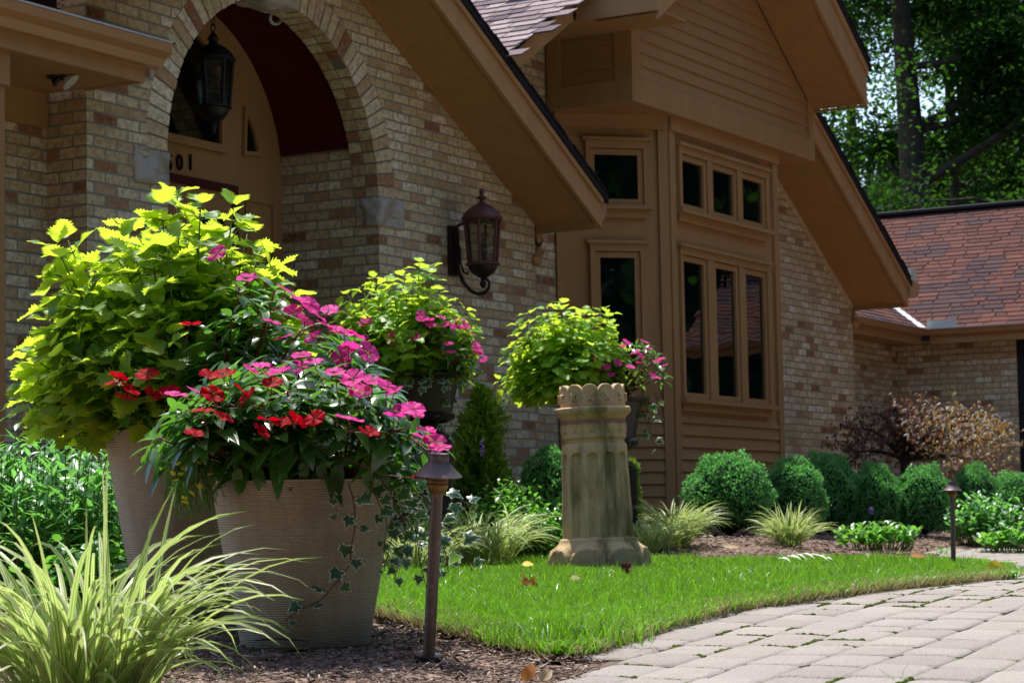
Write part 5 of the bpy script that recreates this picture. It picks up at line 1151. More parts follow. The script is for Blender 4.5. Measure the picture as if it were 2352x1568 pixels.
def ff(l,Y,sz,kind):
    out=[]
    for q in l:
        x,y=q[0],q[1]; dy=q[2] if len(q)>2 else 0; out.append((kind,at(x,y,Y+dy-(.07 if y>930 else 0)+random.uniform(-.03,.03)),sz*random.uniform(.88,1.1),None))
    return out
impatiens('dark-leaved plant with a slope of pink flowers behind the front planter',(POT2.x+.1,POT2.y-.1,rim2-.05),tipsA,.098,lambda P:Vector((P.x*.25,P.y*.3,.0)),ff(pinkA,POT2.y-.50,.0295,'pink'),0,group='flowering plants in the ribbed planters')
tipsR=tips_in([(250,880),(330,850),(400,870),(430,930),(380,975),(290,960)],10,POT2.y-.28,.08,cx=330)
impatiens('deep red flowers at the left front of the tall planter',(POT2.x-.05,POT2.y-.15,rim2-.04),tipsR,.07,lambda P:Vector((P.x*.25,P.y*.3,.0)),ff(redA,POT2.y-.54,.031,'red'),0,group='flowering plants in the ribbed planters')
Bp=[(352,985),(400,930),(470,880),(560,850),(650,845),(740,850),(820,870),(900,905),(960,960),(1010,1020),(985,1055),(880,1072),(700,1066),(560,1062),(430,1058),(360,1035)]
tipsB=tips_in(Bp,124,Yf-.02,.30,cx=690,side=.9)
pinkB=[(600,840),(795,885),(770,855),(812,868),(800,962),(890,888),(905,900),(920,940),(948,940),(955,952),(980,990),(1000,1015),(965,1002),(1010,1028),(855,875),(450,898),(402,905),(828,900),(720,830),(575,850),(690,815),(905,955),(640,855)]
redB=[(480,862),(515,858),(625,878),(490,905),(570,910),(465,943),(513,957),(620,965),(681,965),(722,960),(600,990),(447,997),(848,993),(648,970),(555,895),(975,1098)]
IMP=impatiens('red flowers and glossy leaves filling the left of the low front planter',(POT1.x-.03,POT1.y,rim1-.03),[t for t in tipsB if t[0].x<at(735,900,Yf).x],.108,lambda P:Vector((P.x*.3,P.y*.3,.0)),ff(redB,Yf-.40,.030,'red'),0,group='flowering plants in the ribbed planters')
IMP2=impatiens('pink flowers spilling over the right side of the low front planter',(POT1.x+.1,POT1.y,rim1-.03),[t for t in tipsB if t[0].x>=at(735,900,Yf).x],.104,lambda P:Vector((P.x*.3,P.y*.3,.0)),ff(pinkB,Yf-.36,.0285,'pink'),0,group='flowering plants in the ribbed planters')
# drooping big leaves over the rim
B=Batch(TL); ro=empty('hanging_leaves',tuple(POT1),0,'broad dark leaves hanging over the rim of the front planter','plant')
for (x,y,L_,dx) in ((545,1068,.075,.0),(585,1058,.08,.1),(778,1060,.095,-.1),(500,1058,.08,-.5),(640,1055,.07,.3),(700,1052,.07,.0),(830,1060,.08,.3),(410,1050,.08,-.4),(870,1060,.07,.4),(735,1050,.07,.2)):
    P=at(x,y,POT1.y-.245)-POT1; B.add(P,(dx,-.15,-1 if abs(dx)<.6 else -.5),(0,-1,.25),L_,wscale=1.05)
B.build('leaves',M['impat'],ro)
# far urn impatiens
def urnflowers(label,poly,pinks,Y,n,cx,o):
    tips=tips_in(poly,n,Y-.12,.16,cx=cx); fl=ff(pinks,Y-.34,.028,'pink')
    impatiens(label,o,tips,.085,lambda P:Vector((P.x*.3,P.y*.3,.0)),fl,0,group='pink flowering plants in the black urns',nleaf=(6,9),tp=TLS)
urnflowers('pink flowers over dark leaves in the black urn left of the small conifer',[(810,740),(900,760),(980,715),(1050,730),(1110,820),(1120,860),(1060,885),(950,880),(850,860),(815,800)],[(845,733),(830,745),(838,775),(840,738),(900,768),(898,785),(955,773),(968,722),(985,735),(990,748),(1012,728),(1025,745),(1045,750),(1060,752),(1080,765),(1092,790),(1095,800),(1030,790),(1035,808),(1100,812),(1110,826),(965,732),(1055,735),(1070,745)],12.4,60,960,(u1.x,u1.y,u1.z))
urnflowers('pink flowers over dark leaves spilling right behind the terracotta column',[(1340,800),(1400,800),(1440,780),(1480,780),(1520,820),(1530,870),(1500,920),(1440,930),(1380,910),(1340,870)],[(1370,823),(1393,842),(1403,860),(1357,868),(1365,872),(1380,846),(1432,795),(1420,832),(1448,842),(1470,833),(1480,785),(1490,800),(1460,808),(1470,815),(1510,830),(1525,840),(1500,860),(1507,868),(1440,785),(1518,825)],13.7,44,1420,(u2.x,u2.y,u2.z))
# ivy -----------------------------------------------------------------
def ivy(label,strands,Y,leaf,parent_o,n_per=.045,group='trailing ivy',tp=TI,name='ivy_plant',extra=None):
    r=empty(name,tuple(parent_o),0,label,'plant',group); B=Batch(tp); st=MB(); o=Vector(parent_o)
    for s in strands:
        pts=[at(x,y,Y+(dy)) -o for x,y,dy in s]; 
        sm=[]; 
        for i in range(len(pts)-1):
            p0=pts[max(i-1,0)];p1=pts[i];p2=pts[i+1];p3=pts[min(i+2,len(pts)-1)]
            for k in range(6):
                t=k/6; sm.append(.5*((2*p1)+(-p0+p2)*t+(2*p0-5*p1+4*p2-p3)*t*t+(-p0+3*p1-3*p2+p3)*t*t*t))
        sm.append(pts[-1]); st.tube(sm,[leaf*.035*(1.2-.6*i/len(sm)) for i in range(len(sm))],5); acc=0;sd_=1
        for i in range(1,len(sm)):
            acc+=(sm[i]-sm[i-1]).length
            if acc>n_per:
                acc=0; sd_=-sd_; d=(sm[i]-sm[i-1]).normalized(); sidev=d.cross(Vector((0,-1,0)))*sd_; out=(sidev*.9+d*.3+Vector((0,-.35,0))+rv(.25)).normalized(); sz=leaf*random.uniform(.6,1.15)*(.5+.5*min(1,(len(sm)-i)/8))
                q=sm[i]+out*sz*.45; st.tube([sm[i],q],[leaf*.016,leaf*.014],4,cap=False); B.add(q,(out*.7+Vector((0,-.1,-.55))+rv(.3)).normalized(),(Vector((0,-1,.75))+rv(.35)).normalized(),sz)
    B.build('leaves',M['ivy'],r); st.build('vines',M['brownstem'],r,smooth=True); return r
D0=-.27
ivy('variegated ivy trailing down the right side of the low front planter',[
 [(800,1108,D0),(812,1150,D0-.01),(816,1200,D0+.0),(808,1250,D0+.01),(800,1300,D0+.03),(770,1340,D0+.04),(735,1378,D0+.05),(690,1400,D0+.06),(655,1425,D0+.07)],
 [(850,1105,D0+.03),(868,1150,D0+.03),(888,1200,D0+.05),(880,1260,D0+.07)],
 [(880,1095,D0+.08),(905,1150,D0+.05),(900,1230,D0+.08),(882,1310,D0+.1)],
 [(770,1105,D0),(760,1140,D0-.01),(775,1175,D0-.005)]],Yf,.046,POT1,.036)
ivy('tangle of variegated ivy hanging beside the near path light',[
 [(860,1075,.0),(905,1110,-.05),(935,1160,-.04),(955,1220,-.03),(965,1290,-.02),(980,1350,0)],
 [(880,1070,.05),(930,1100,.0),(975,1140,.05),(1010,1190,.05),(1050,1240,.06),(1085,1310,.08)],
 [(890,1080,.1),(950,1110,.1),(1000,1130,.12),(1060,1150,.14),(1100,1175,.16)],
 [(870,1085,.0),(900,1130,.02),(925,1190,.02),(930,1250,.03),(915,1300,.02),(905,1330,.02)],
 [(900,1060,.05),(940,1090,.02),(965,1130,.0),(990,1180,.02),(1000,1230,.05)],
 [(850,1080,-.1),(880,1110,-.15),(905,1150,-.15),(925,1200,-.13)],
 [(900,1090,.12),(950,1140,.15),(985,1200,.16),(1020,1260,.18),(1030,1310,.2)],
 [(870,1070,.1),(920,1085,.12),(965,1100,.14),(1010,1110,.16)]],Yf,.050,POT1+Vector((.2,0,0)),.027)
ivy('pale ivy trailing from the left black urn',[[(880,862,-.2),(875,900,-.22),(905,950,-.22)],[(905,865,-.24),(920,900,-.25),(925,935,-.25)],[(1000,860,-.1),(1010,910,-.12),(1005,960,-.12),(1000,1010,-.12)],[(1035,855,.0),(1040,890,0),(1030,940,0),(1022,985,0),(1010,1040,0)],[(860,860,-.15),(850,880,-.15),(880,895,-.18)],[(950,862,-.25),(960,880,-.26),(985,885,-.26)]]+[[(x,858,-.2),(x+random.uniform(-12,12),872,-.22),(x+random.uniform(-15,15),884,-.23)] for x in range(870,1040,14)],12.4,.058,u1,.04,tp=TI)
ivy('thin ivy strands hanging right of the terracotta column',[[(1490,905,0),(1487,940,0),(1493,980,0),(1500,1010,0),(1512,1035,0)],[(1470,905,0),(1474,940,0),(1487,975,0),(1490,1000,0)],[(1505,900,.05),(1512,925,.05),(1520,935,.05)]],13.7,.056,u2,.05,tp=TI)
# little yellow flowers at the left of the front planter
yo=POT1+Vector((-.2,-.1,0)); r=empty('yellow_flower_plant',tuple(yo),0,'tiny yellow flowers on fine foliage hanging left of the front planter','plant'); B=Batch(TLS); st=MB()
YP=[(380,1060),(430,1050),(500,1060),(530,1075),(515,1110),(490,1150),(455,1185),(415,1195),(392,1160),(378,1110)]
for _ in range(1900):
    x=random.uniform(375,535);y=random.uniform(1050,1198)
    if inp(x,y,YP): P=at(x,y,Yf-.22+random.uniform(-.07,.10))-yo; B.add(P,rsph(),(0,0,1),random.uniform(.006,.013),rnd=random.random()*.6)
for _ in range(60):
    x=random.uniform(400,500); P0=at(x,1060,Yf-.2)-yo; x2=x+random.uniform(-40,20); P1=at(x2,random.uniform(1100,1190),Yf-.23)-yo; st.tube(bez(P0,P0+Vector((-.02,-.03,.02)),P1,4),[.0012]*5,4)
B.build('leaves',M['midleaf'],r); st.build('stems',M['stem'],r)
for x,y in ((410,1066),(434,1067),(424,1078),(456,1063),(396,1088),(415,1090),(460,1118),(423,1145),(455,1115),(440,1134),(403,1104),(425,1155),(482,1090)): flower('yellow',r,at(x,y,Yf-.31)-yo,.0085)
# ================================================================== ORNAMENTAL GRASSES, SHRUBS, PERENNIALS
gb=Vector((at(195,1640,4.75).x,4.75,T(-.8,4.75)))
root=grassclump('big yellow and green striped grass clump at the lower left corner',gb,310,(.27,.60),(.008,.018),.13,'striped ornamental grasses',(.95,1.5),(1.3,2.7),upright=.02)
def gclump(label,px,py,Y,n,L,w,sp,**k): 
    p=at(px,py,Y); return grassclump(label,(p.x,Y,T(p.x,Y)),n,L,w,sp,'striped ornamental grasses',**k)
gclump('wide weeping striped grass behind the front planter, left of the shrubs',1085,1240,12.2,420,(.30,.50),(.007,.012),.22,e0=(.9,1.5),dr=(1.6,2.8))
gclump('weeping striped grass low behind the near path light post',960,1250,11.6,200,(.25,.40),(.006,.011),.16,e0=(.9,1.4),dr=(1.6,2.6))
gclump('striped grass clump touching the right side of the terracotta column',1490,1237,13.3,190,(.22,.36),(.007,.011),.12,e0=(.8,1.4),dr=(1.4,2.6))
gclump('upright striped grass fanning out left of the round shrubs',1555,1237,13.6,260,(.26,.42),(.006,.011),.08,e0=(.9,1.45),dr=(1.2,2.4))
gclump('small striped grass tuft alone on the mulch before the round shrubs',1815,1242,13.8,240,(.20,.34),(.006,.010),.06,e0=(.75,1.45),dr=(.9,2.0))
# round clipped shrubs: leaf sprays on an ellipsoid with a solid core coloured as inner shade
TB=[tpl_lance(.22,.1,.3,2,0),tpl_lance(.3,.3,.2,2,0),tpl_lance(.18,-.1,.3,2,0)]
def shrub_proto(n,seed,flat=1.,leafs=.075,mat='shrubleaf',lump=.2):
    r=empty('round_shrub'); B=Batch(TB); rr=random.Random(seed); 
    for _ in range(n):
        v=rsph(); 
        if v.z<-.75: continue
        d=1+lump*mnz.noise(v*2.4+Vector((seed,0,0)))+.05*mnz.noise(v*8); e=d*(1-abs(random.gauss(0,.05)))*(1+.07*random.random()**3)
        P=Vector((v.x*e,v.y*e,max(-.96,v.z*e)))
        for q in range(3): B.add(P,(v*1.0+Vector((0,0,.35))+rv(.55)).normalized(),(v+rv(.5)).normalized(),leafs*random.uniform(.7,1.3),rnd=min(1,max(0,.5+.5*mnz.noise(v*6+Vector((0,seed,0)))+random.gauss(0,.15))))
    B.build('foliage',M[mat],r)
    m=MB(); m.lathe([(.001,-.97)]+[(.86*math.cos(t),.86*math.sin(t)) for t in np.linspace(-1.3,1.5,12)]+[(.001,.87)],24,close=False); m.build('dark_core',M['shrubcore'],r,smooth=True); return r
def copy_tree(o,parent=None):
    c=o.copy(); COL.objects.link(c)
    if parent: c.parent=parent
    for ch in list(o.children): copy_tree(ch,c)
    return c
P1=shrub_proto(5200,1); P2=shrub_proto(5200,5)
def place_shrub(x0,x1,y0,y1,Y,label,i,dep=None):
    k=Y/5173; w=(x1-x0)*k/2; zt=at((x0+x1)/2,y0,Y).z; x=at((x0+x1)/2,y1,Y).x; g=T(x,Y); h=(zt-g)/2*1.02
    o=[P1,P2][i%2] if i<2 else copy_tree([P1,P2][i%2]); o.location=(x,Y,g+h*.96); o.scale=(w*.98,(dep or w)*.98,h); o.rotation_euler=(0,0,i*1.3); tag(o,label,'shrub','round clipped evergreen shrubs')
place_shrub(1578,1772,1045,1232,14.8,'largest round clipped shrub, at the left end of the row below the bay window',0)
place_shrub(1745,1900,1060,1228,15.2,'second round shrub of the row, right behind the small striped grass',1)
place_shrub(1832,1975,1046,1228,15.9,'third round shrub of the row, tall and rising between its neighbours',2)
place_shrub(1955,2070,1072,1228,15.9,'fourth and narrowest round shrub of the row, behind the low leafy plant',3)
place_shrub(2060,2190,1072,1230,16.0,'fifth round shrub of the row, just left of the far path light',4)
place_shrub(2188,2295,1072,1160,18.5,'low round shrub top showing right above the far path light',5)
place_shrub(2262,2400,1088,1230,19.0,'greyish round shrub at the right edge of the photo',6)
place_shrub(1195,1345,1038,1200,14.3,'round clipped shrub left of the terracotta column',7)
place_shrub(1030,1185,1048,1210,14.0,'round clipped shrub below the small conifer',8)
# leafy perennials: upright stems with leaves
def leafy(label,px,py,Y,wx,wy,h,nst,leaf,mat,name='garden_plant',cat='plant',tp=TLS,group=None,lean=.35,step=.5,rosette=False,bloom=None):
    b=at(px,py,Y); r=empty(name,(b.x,Y,T(b.x,Y)),0,label,cat,group); B=Batch(tp); st=MB()
    for i in range(nst):
        a=random.uniform(0,6.283); q=math.sqrt(random.random()); bx,by=q*math.cos(a)*wx,q*math.sin(a)*wy; hh=h*random.uniform(.65,1.05)*(1-.35*q*q)
        top=Vector((bx*(1+lean*.3)+random.gauss(0,.03),by+random.gauss(0,.03),hh)); s0=Vector((bx*.85,by*.85,-.01)); st.tube([s0,(s0+top)/2+rv(.005),top],[leaf*.04,leaf*.03,leaf*.02],4,cap=False)
        n=max(3,int(hh/(leaf*step)))
        for j in range(n):
            t=1-j/n*.85; p=s0+(top-s0)*t; az=j*2.4+i
            dv=Vector((math.cos(az),math.sin(az),.55 if j>2 else 1.1))+rv(.2); B.add(p,dv.normalized(),(Vector((-math.cos(az)*.4,-math.sin(az)*.4,1))+rv(.2)).normalized(),leaf*random.uniform(.7,1.15)*(.7 if j<2 else 1))
    B.build('leaves',M[mat],r); st.build('stems',M['stem'],r); 
    if bloom:
        Bq=Batch(TB)
        for (x,y0,y1) in bloom:
            for _ in range(60): P=at(x+random.uniform(-3,3),random.uniform(y0,y1),Y-.02)-Vector(r.location); Bq.add(P,rsph(),(0,0,1),.014)
        Bq.build('flower_spike',M['violet'],r)
    return r
leafy('bushy willow-leaved perennial mass at the left edge behind the striped grass',70,1330,7.6,.40,.45,.56,300,.085,'phloxleaf',step=.42)
leafy('fine-leaved perennial beside the tall planter at the left',225,1330,7.7,.13,.25,.42,80,.075,'phloxleaf',step=.45)
leafy('broad toothed-leaf plant low behind the striped grass',215,1400,7.0,.22,.12,.24,60,.055,'midleaf',tp=TSF,step=.6)
leafy('dense bright green perennial patch left of the terracotta column',1190,1240,13.2,.30,.30,.42,200,.055,'midleaf',tp=TLW,step=.5,bloom=[(1108,1010,1050)])
leafy('bright green leafy perennial touching the left side of the column',1250,1240,12.9,.18,.20,.30,120,.055,'midleaf',tp=TLW,step=.5)
leafy('low broad-leaved green plant on the mulch before the fourth round shrub',2015,1240,14.4,.26,.16,.17,85,.085,'midleaf',tp=TLW,step=.45,bloom=[(2001,1165,1180)])
leafy('soft grey-green sage mound right of the far path light',2265,1228,15.4,.24,.2,.34,150,.07,'phloxleaf',tp=TLW,step=.5)
leafy('bright broad leaves at the right edge beyond the far path light',2320,1228,14.8,.20,.12,.16,60,.09,'midleaf',tp=TLW,step=.5)
leafy('small weed seedling on the mulch beside the far path light post',2165,1252,14.2,.05,.04,.05,8,.04,'midleaf',tp=TLW)
leafy('dark broad-leaved plant under the wall right of the bay window',1800,1150,16.9,.22,.1,.50,18,.10,'midleaf',tp=TLW,step=.9)
leafy('yellow-green groundcover beneath the purple maple',2120,1180,19.6,.75,.3,.40,220,.06,'midleaf',tp=TLW)
leafy('lone weed seedling growing from the paver joint at lower right',2068,1530,gh(2060,1562).y,.004,.004,.045,2,.016,'midleaf',tp=TLS,step=.6,name='weed')
leafy('green weed at the lawn tip by the curved path',2345,1328,gh(2345,1328).y,.05,.04,.03,9,.04,'midleaf',tp=TLW,name='weed')
# small conifers
def conifer(label,px,ytop,ybase,Y,w,n,group='small conifers by the house'):
    b=at(px,ybase,Y); g=T(b.x,Y); zt=at(px,ytop,Y).z; H=zt-g; r=empty('conifer',(b.x,Y,g),0,label,'shrub',group); B=Batch(TLS); st=MB(); st.tube([(0,0,-.02),(0,0,H*.9)],[.02,.004],6)
    for _ in range(n):
        t=random.random()**.8; az=random.uniform(0,6.283); lob=mnz.noise(Vector((math.cos(az)*1.6,math.sin(az)*1.6,t*2.5+px))); rad=w*(1-t)**.6*(.45+1.1*max(0,lob)+.25*random.random()); z=H*(.08+.9*t)
        P=Vector((rad*math.cos(az),rad*math.sin(az),z)); s0=Vector((0,0,z-rad*.8))
        if random.random()<.06: st.tube([s0,P],[.006,.002],4,cap=False)
        d=(P-s0).normalized()
        for k in range(5): B.add(P-d*random.uniform(0,.08),(d+rv(.45)+Vector((0,0,.4))).normalized(),rsph(),random.uniform(.02,.05))
    B.build('foliage',M['conifer'],r); st.build('trunk',M['bark'],r)
conifer('small feathery conifer against the brick between the urn and the column',1108,878,1215,13.9,.36,2300)
conifer('narrow yellow-green conifer tip just right of the terracotta column',1455,1055,1225,14.6,.09,900)
# Japanese maple: house shade and sun painted in as purple and orange leaves
my=20.3; mb=at(2082,1180,my); r=empty('japanese_maple',(mb.x,my,T(mb.x,my)),0,'low spreading maple with lacy foliage coloured as shaded purple and sunlit orange','tree'); k=my/5173
st=MB(); c0=Vector((0,0,0)); fork=Vector((0,0,at(2080,1045,my).z-T(mb.x,my)))
st.tube([c0,fork*.5+Vector((.02,0,0)),fork],[.06,.05,.045],8); BA=Batch(TLS); BO=Batch(TLS)
cl=[]
for (x,y,dy,rx,ry) in ((1960,985,0,45,35),(2000,950,.1,50,28),(2050,935,-.1,50,26),(2095,925,.1,40,24),(1985,1010,.2,40,30),(2060,985,0,50,30),(2110,985,-.2,50,35),(1950,1040,.1,25,25)): cl.append((x,y,dy,rx,ry,0))
for (x,y,dy,rx,ry) in ((2140,950,-.2,45,28),(2185,945,0,50,28),(2230,955,.1,50,28),(2270,965,0,40,25),(2175,990,-.2,50,30),(2230,1000,-.1,50,30),(2280,1010,0,35,30),(2150,1030,-.2,45,30),(2210,1050,-.1,50,28),(2260,1055,0,45,25),(2130,970,.2,40,30)): cl.append((x,y,dy,rx,ry,1))
for (x,y,dy,rx,ry,t) in cl:
    C_=at(x,y,my+dy)-Vector(r.location); st.tube(bez(fork*.95,Vector((C_.x*.5,C_.y*.5,C_.z+.05)),C_,6),[.03,.026,.02,.016,.012,.009,.006],6)
    for _ in range(105):
        v=rsph()*(random.random()**.4+abs(random.gauss(0,.5))); P=C_+Vector((v.x*rx*k*1.2,v.y*.34,v.z*ry*k*.95-.10*abs(v.x))); a0=random.uniform(0,6.28)
        for q in range(4): a=a0+q*.55; (BA if (t==0 or random.random()<.22) else BO).add(P,(math.cos(a),math.sin(a)*.7,-.5+random.gauss(0,.2)),(0,-.3,1),random.uniform(.03,.058))
BA.build('shaded_purple_leaves',M['mapleleaf'],r); BO.build('sunlit_orange_leaves',M['mapleleaf2'],r); st.build('trunk',M['bark'],r,smooth=True)
# ------------------------------------------------------------------ trees behind
TT=[(np.array([(0,0,0),(.42,.4,.06),(0,1,-.1),(-.42,.45,.05)]),np.array([(0,1,2),(0,2,3)]),np.zeros((4,2)),np.zeros(4)),(np.array([(0,0,0),(.34,.6,.0),(0,1,-.2),(-.5,.4,.0)]),np.array([(0,1,2),(0,2,3)]),np.zeros((4,2)),np.zeros(4))]
def tree(label,px,Y,H,trunk_r,crown,nleaf,leaf,limbs=9,seed=0,ybase=None,mat='treeleaf'):
    rnd=random.Random(seed); x=at(px,300,Y).x; r=empty('tree',(x,Y,0),0,label,'tree','trees behind the house'); st=MB(); top=Vector((rnd.uniform(-.6,.6),0,H*.8))
    trunk=[Vector((0,0,-.2)),Vector((rnd.uniform(-.2,.2),0,H*.25)),Vector((rnd.uniform(-.4,.4),.1,H*.5)),top]; tp_=[]
    for i in range(12):
        t=i/11; k=min(2,int(t*3)); f=t*3-k; tp_.append(trunk[k].lerp(trunk[k+1],f))
    st.tube(tp_,[trunk_r*(1-.75*i/11) for i in range(12)],10); B=Batch(TT); cl=[]
    for i in range(limbs):
        t=rnd.uniform(.2,.95); k=int(t*11); p=tp_[k]; az=rnd.uniform(0,6.283) if i%2 else rnd.choice((0.2,2.9,3.3,-.3)); ln=crown*rnd.uniform(.6,1.1)*(1.1-.5*t); e=p+Vector((math.cos(az)*ln,math.sin(az)*ln,rnd.uniform(.15,.7)*ln)); m_=p.lerp(e,.5)+Vector((0,0,-.1*ln))
        br=bez(p,m_,e,6); rr=trunk_r*(1-.75*t)*.45; st.tube(br,[rr*(1-.8*q/6) for q in range(7)],6)
        for q in range(3,7): cl.append((br[q],ln*.38))
        for q in range(2):
            s=br[rnd.randint(2,5)]; e2=s+Vector((rnd.gauss(0,1),rnd.gauss(0,1),rnd.uniform(-.1,.8))).normalized()*ln*.5; st.tube([s,s.lerp(e2,.5)+Vector((0,0,.1)),e2],[rr*.35,rr*.22,rr*.08],5); cl.append((e2,ln*.3)); cl.append((s.lerp(e2,.6),ln*.25))
    for i in range(14):
        v=Vector((rnd.gauss(0,1),rnd.gauss(0,1),rnd.gauss(0,.9))); cl.append((Vector((0,0,H*.62))+Vector((v.x*crown*.5,v.y*crown*.5,v.z*H*.2)),crown*.3))
    per=nleaf//len(cl)
    for c,s in cl:
        lean=random.random()
        for _ in range(per):
            v=rsph()*random.random()**.45; n_=mnz.noise((c+v*s)*1.1)
            if n_<-.13 and random.random()<.85: continue
            P=c+Vector((v.x*s*1.25,v.y*s*1.25,v.z*s*.62));
            if P.y<.4 and abs(P.x)<.75 and P.z<H*.62 and random.random()<.93: continue
            B.add(P,Vector((random.gauss(0,1),random.gauss(0,1),random.gauss(-.4,.5))).normalized(),Vector((random.gauss(0,.45),random.gauss(0,.45),1)),leaf*random.uniform(.7,1.3),rnd=min(1,max(0,lean*.6+random.random()*.4)))
    B.build('crown',M[mat],r,smooth=False); st.build('trunk',M['bark'],r,smooth=True); return r
tree('large dark-trunked tree behind the wing roof, its limbs reaching left',2105,40,15.0,.43,4.8,130000,.088,13,3)
tree('slim leaning tree right of the large dark trunk',2222,44,14,.24,4.2,90000,.09,11,8)
tree('dense leafy tree filling the top right corner',2352,50,16,.3,4.8,110000,.10,12,5)
tree('leafy tree rising directly behind the gable peak',1950,52,16,.25,4.8,80000,.10,12,12)
tree('far tree glimpsed between the trunks above the wing roof ridge',2160,60,12,.22,5.,60000,.13,11,21)
tree('far tree low behind the wing roof at the right',2290,58,12,.2,5.,60000,.13,11,31)
# woods around the garden, seen only in the window reflections
B=Batch(TT)
for _ in range(800):
    a=random.uniform(-2.9,1.3); R_=random.uniform(18 if a<1.05 else 24,31); c=Vector((4+R_*math.cos(a),6+R_*math.sin(a),random.uniform(.5,15.0))); s=random.uniform(1.6,3.0)
    for _ in range(75):
        v=rsph()*random.random()**.4; B.add(c+v*s,rsph(),rsph(),random.uniform(.5,.9))
for _ in range(260):
    a=random.uniform(.2,1.32); R_=random.uniform(20,27) if a<1.1 else random.uniform(25,30); c=Vector((4+R_*math.cos(a),6+R_*math.sin(a),random.uniform(.5,9.)))
    for _ in range(70): B.add(c+rsph()*1.7,rsph(),rsph(),random.uniform(.5,.9))
tag(B.build('woodland',M['treeleaf'],smooth=False),None,None,None,'stuff')
# ------------------------------------------------------------------ fallen leaves
def fallen(label,x,y,L_,mat,tpx,d=(1,0,.1),n=(0,-.6,1),cat='leaf',lift=.04,w=1.,name='fallen_leaf'):
    p=gh(x,y+6); r=Batch([tpx]); r.add((0,0,0),d,n,L_,wscale=w); o=r.build(name,M[mat]); o.location=(p.x,p.y,p.z+lift); tag(o,label,cat,'fallen leaves'); return o
fw=tpl_serrate(4,.42,.2,.5,.5,.2,2); fl2=tpl_lance(.22,.35,.6,8,.05); fo=tpl_ivy(3)
fallen('round yellow leaf lying on the lawn right of the near path light',1199,1310,.055,'yellowleaf',tpl_lance(.42,.1,.2,6),(1,.0,.05))
fallen('crumpled orange maple leaf lying on the lawn',1196,1371,.075,'deadleaf',fw,(1,.2,.12),(0,-.9,.7))
fallen('flat tan leaf on the lawn with a twig beside it',1306,1353,.07,'tanleaf',fl2,(1,.1,.05),w=2.)
fallen('curled dark red leaf standing on the lawn near the column',1430,1332,.05,'brownleaf',fw,(.8,0,.6),(0,-1,.3),lift=.045)
p=gh(1842,1303); B=Batch(TLS)
for q in range(11):
    t=q/10; c=Vector((-.11+.22*t,.02*math.sin(3*t),.045+.018*math.sin(3.1*t)))
    for sg in (-1,1): B.add(c,(.75,sg*.8,.12+random.gauss(0,.1)),(0,-.2,1),.06*(1-.5*abs(t-.4)),wscale=1.1)
o=B.build('fallen_leaf',M['paleleaf']); o.location=p; tag(o,'large pale feather-shaped leaf lying on the far lawn','leaf','fallen leaves')
fallen('pale tan oval leaf on the mulch behind the lawn',1660,1262,.10,'tanleaf',tpl_lance(.2,.1,.2,6),(1,0,.0),(0,-.8,.9),lift=.035)
fallen('orange-brown oval leaf on the far lawn left of the path light',2090,1291,.08,'deadleaf',tpl_lance(.24,.1,.2,6),(1,0,.0),(0,-.7,.9),lift=.045)
fallen('folded yellow leaf at the lawn edge near its right tip',2278,1318,.07,'yellowleaf',fl2,(.2,0,.8),(0,-1,.4),lift=.0,w=2.2)
fallen('orange-brown curled leaf standing in the mulch at the bottom edge',1206,1572,.043,'deadleaf',fl2,(.25,0,.95),(-.3,-1,.2),lift=.01,w=1.8)
fallen('pale brown curled leaf beside the orange one at the bottom edge',1240,1566,.035,'tanleaf',fl2,(.5,.1,.5),(-.2,-1,.3),lift=.01,w=1.8)
fallen('tan leaf on the mulch left of the column base',1163,1262,.1,'tanleaf',tpl_lance(.3,.1,.2,5),(1,0,.03),(0,-.8,.9),lift=.03)
p=gh(1318,1352); m=MB(); m.tube([(-.03,0,.045),(0,.0,.05),(.035,.01,.042)],[.002,.0028,.002],5); o=m.build('twig',M['bark']); o.location=p; tag(o,'short grey twig lying on the lawn above the tan leaf','twig')
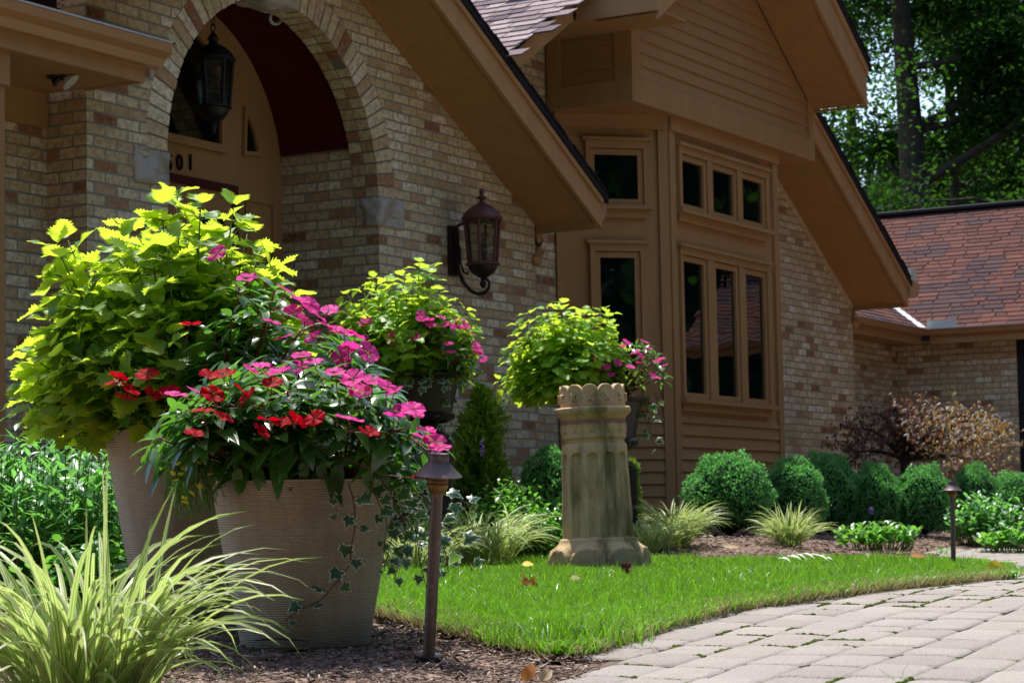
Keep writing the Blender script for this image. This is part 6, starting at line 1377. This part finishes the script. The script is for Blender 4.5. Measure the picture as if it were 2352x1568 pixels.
p=gh(640,1492); m=MB(); m.tube([(-.06,-.02,.025),(0,-.03,.03),(.08,-.035,.022)],[.002,.0024,.0015],5); o=m.build('twig',M['bark']); o.location=p; tag(o,'long thin twig on the mulch in front of the front planter','twig')
# ================================================================== LIGHT, SKY, CAMERA
AZ_S=Vector((-.27,.963)); EL=math.radians(67)
sd=Vector((AZ_S.x*math.cos(EL),AZ_S.y*math.cos(EL),math.sin(EL)))
sun=bpy.data.lights.new('sun','SUN'); sun.energy=3.95; sun.angle=math.radians(.5); sun.color=(1,.955,.88)
so=bpy.data.objects.new('sun',sun); COL.objects.link(so); so.rotation_euler=(-sd).to_track_quat('-Z','Y').to_euler(); so.location=(0,0,20)
wd=bpy.data.worlds.new('World'); SC.world=wd; wd.use_nodes=True; nt=wd.node_tree; nt.nodes.clear()
ow=nt.nodes.new('ShaderNodeOutputWorld'); bg=nt.nodes.new('ShaderNodeBackground'); sk=nt.nodes.new('ShaderNodeTexSky'); sk.sky_type='NISHITA'; sk.sun_disc=False
sk.sun_elevation=EL; sk.sun_rotation=math.atan2(AZ_S.x,AZ_S.y); sk.air_density=1.; sk.dust_density=1.5; sk.ozone_density=1.
nt.links.new(sk.outputs[0],bg.inputs[0]); nt.links.new(bg.outputs[0],ow.inputs[0]); bg.inputs[1].default_value=.15
cam=bpy.data.cameras.new('camera'); co=bpy.data.objects.new('camera',cam); COL.objects.link(co); SC.camera=co
cam.sensor_width=36; cam.lens=FPX/2352*36; cam.clip_end=3000; cam.clip_start=.1
mt=Matrix(((RT[0],UP[0],-FW[0],0),(RT[1],UP[1],-FW[1],0),(RT[2],UP[2],-FW[2],CZ),(0,0,0,1))); co.matrix_world=mt
cam.dof.use_dof=True; cam.dof.focus_distance=7.0; cam.dof.aperture_fstop=12
SC.view_settings.view_transform='Standard'; SC.view_settings.look='None'; SC.view_settings.exposure=0.88; SC.view_settings.gamma=1
SC.cycles.max_bounces=8; SC.cycles.transparent_max_bounces=12; SC.cycles.use_denoising=True
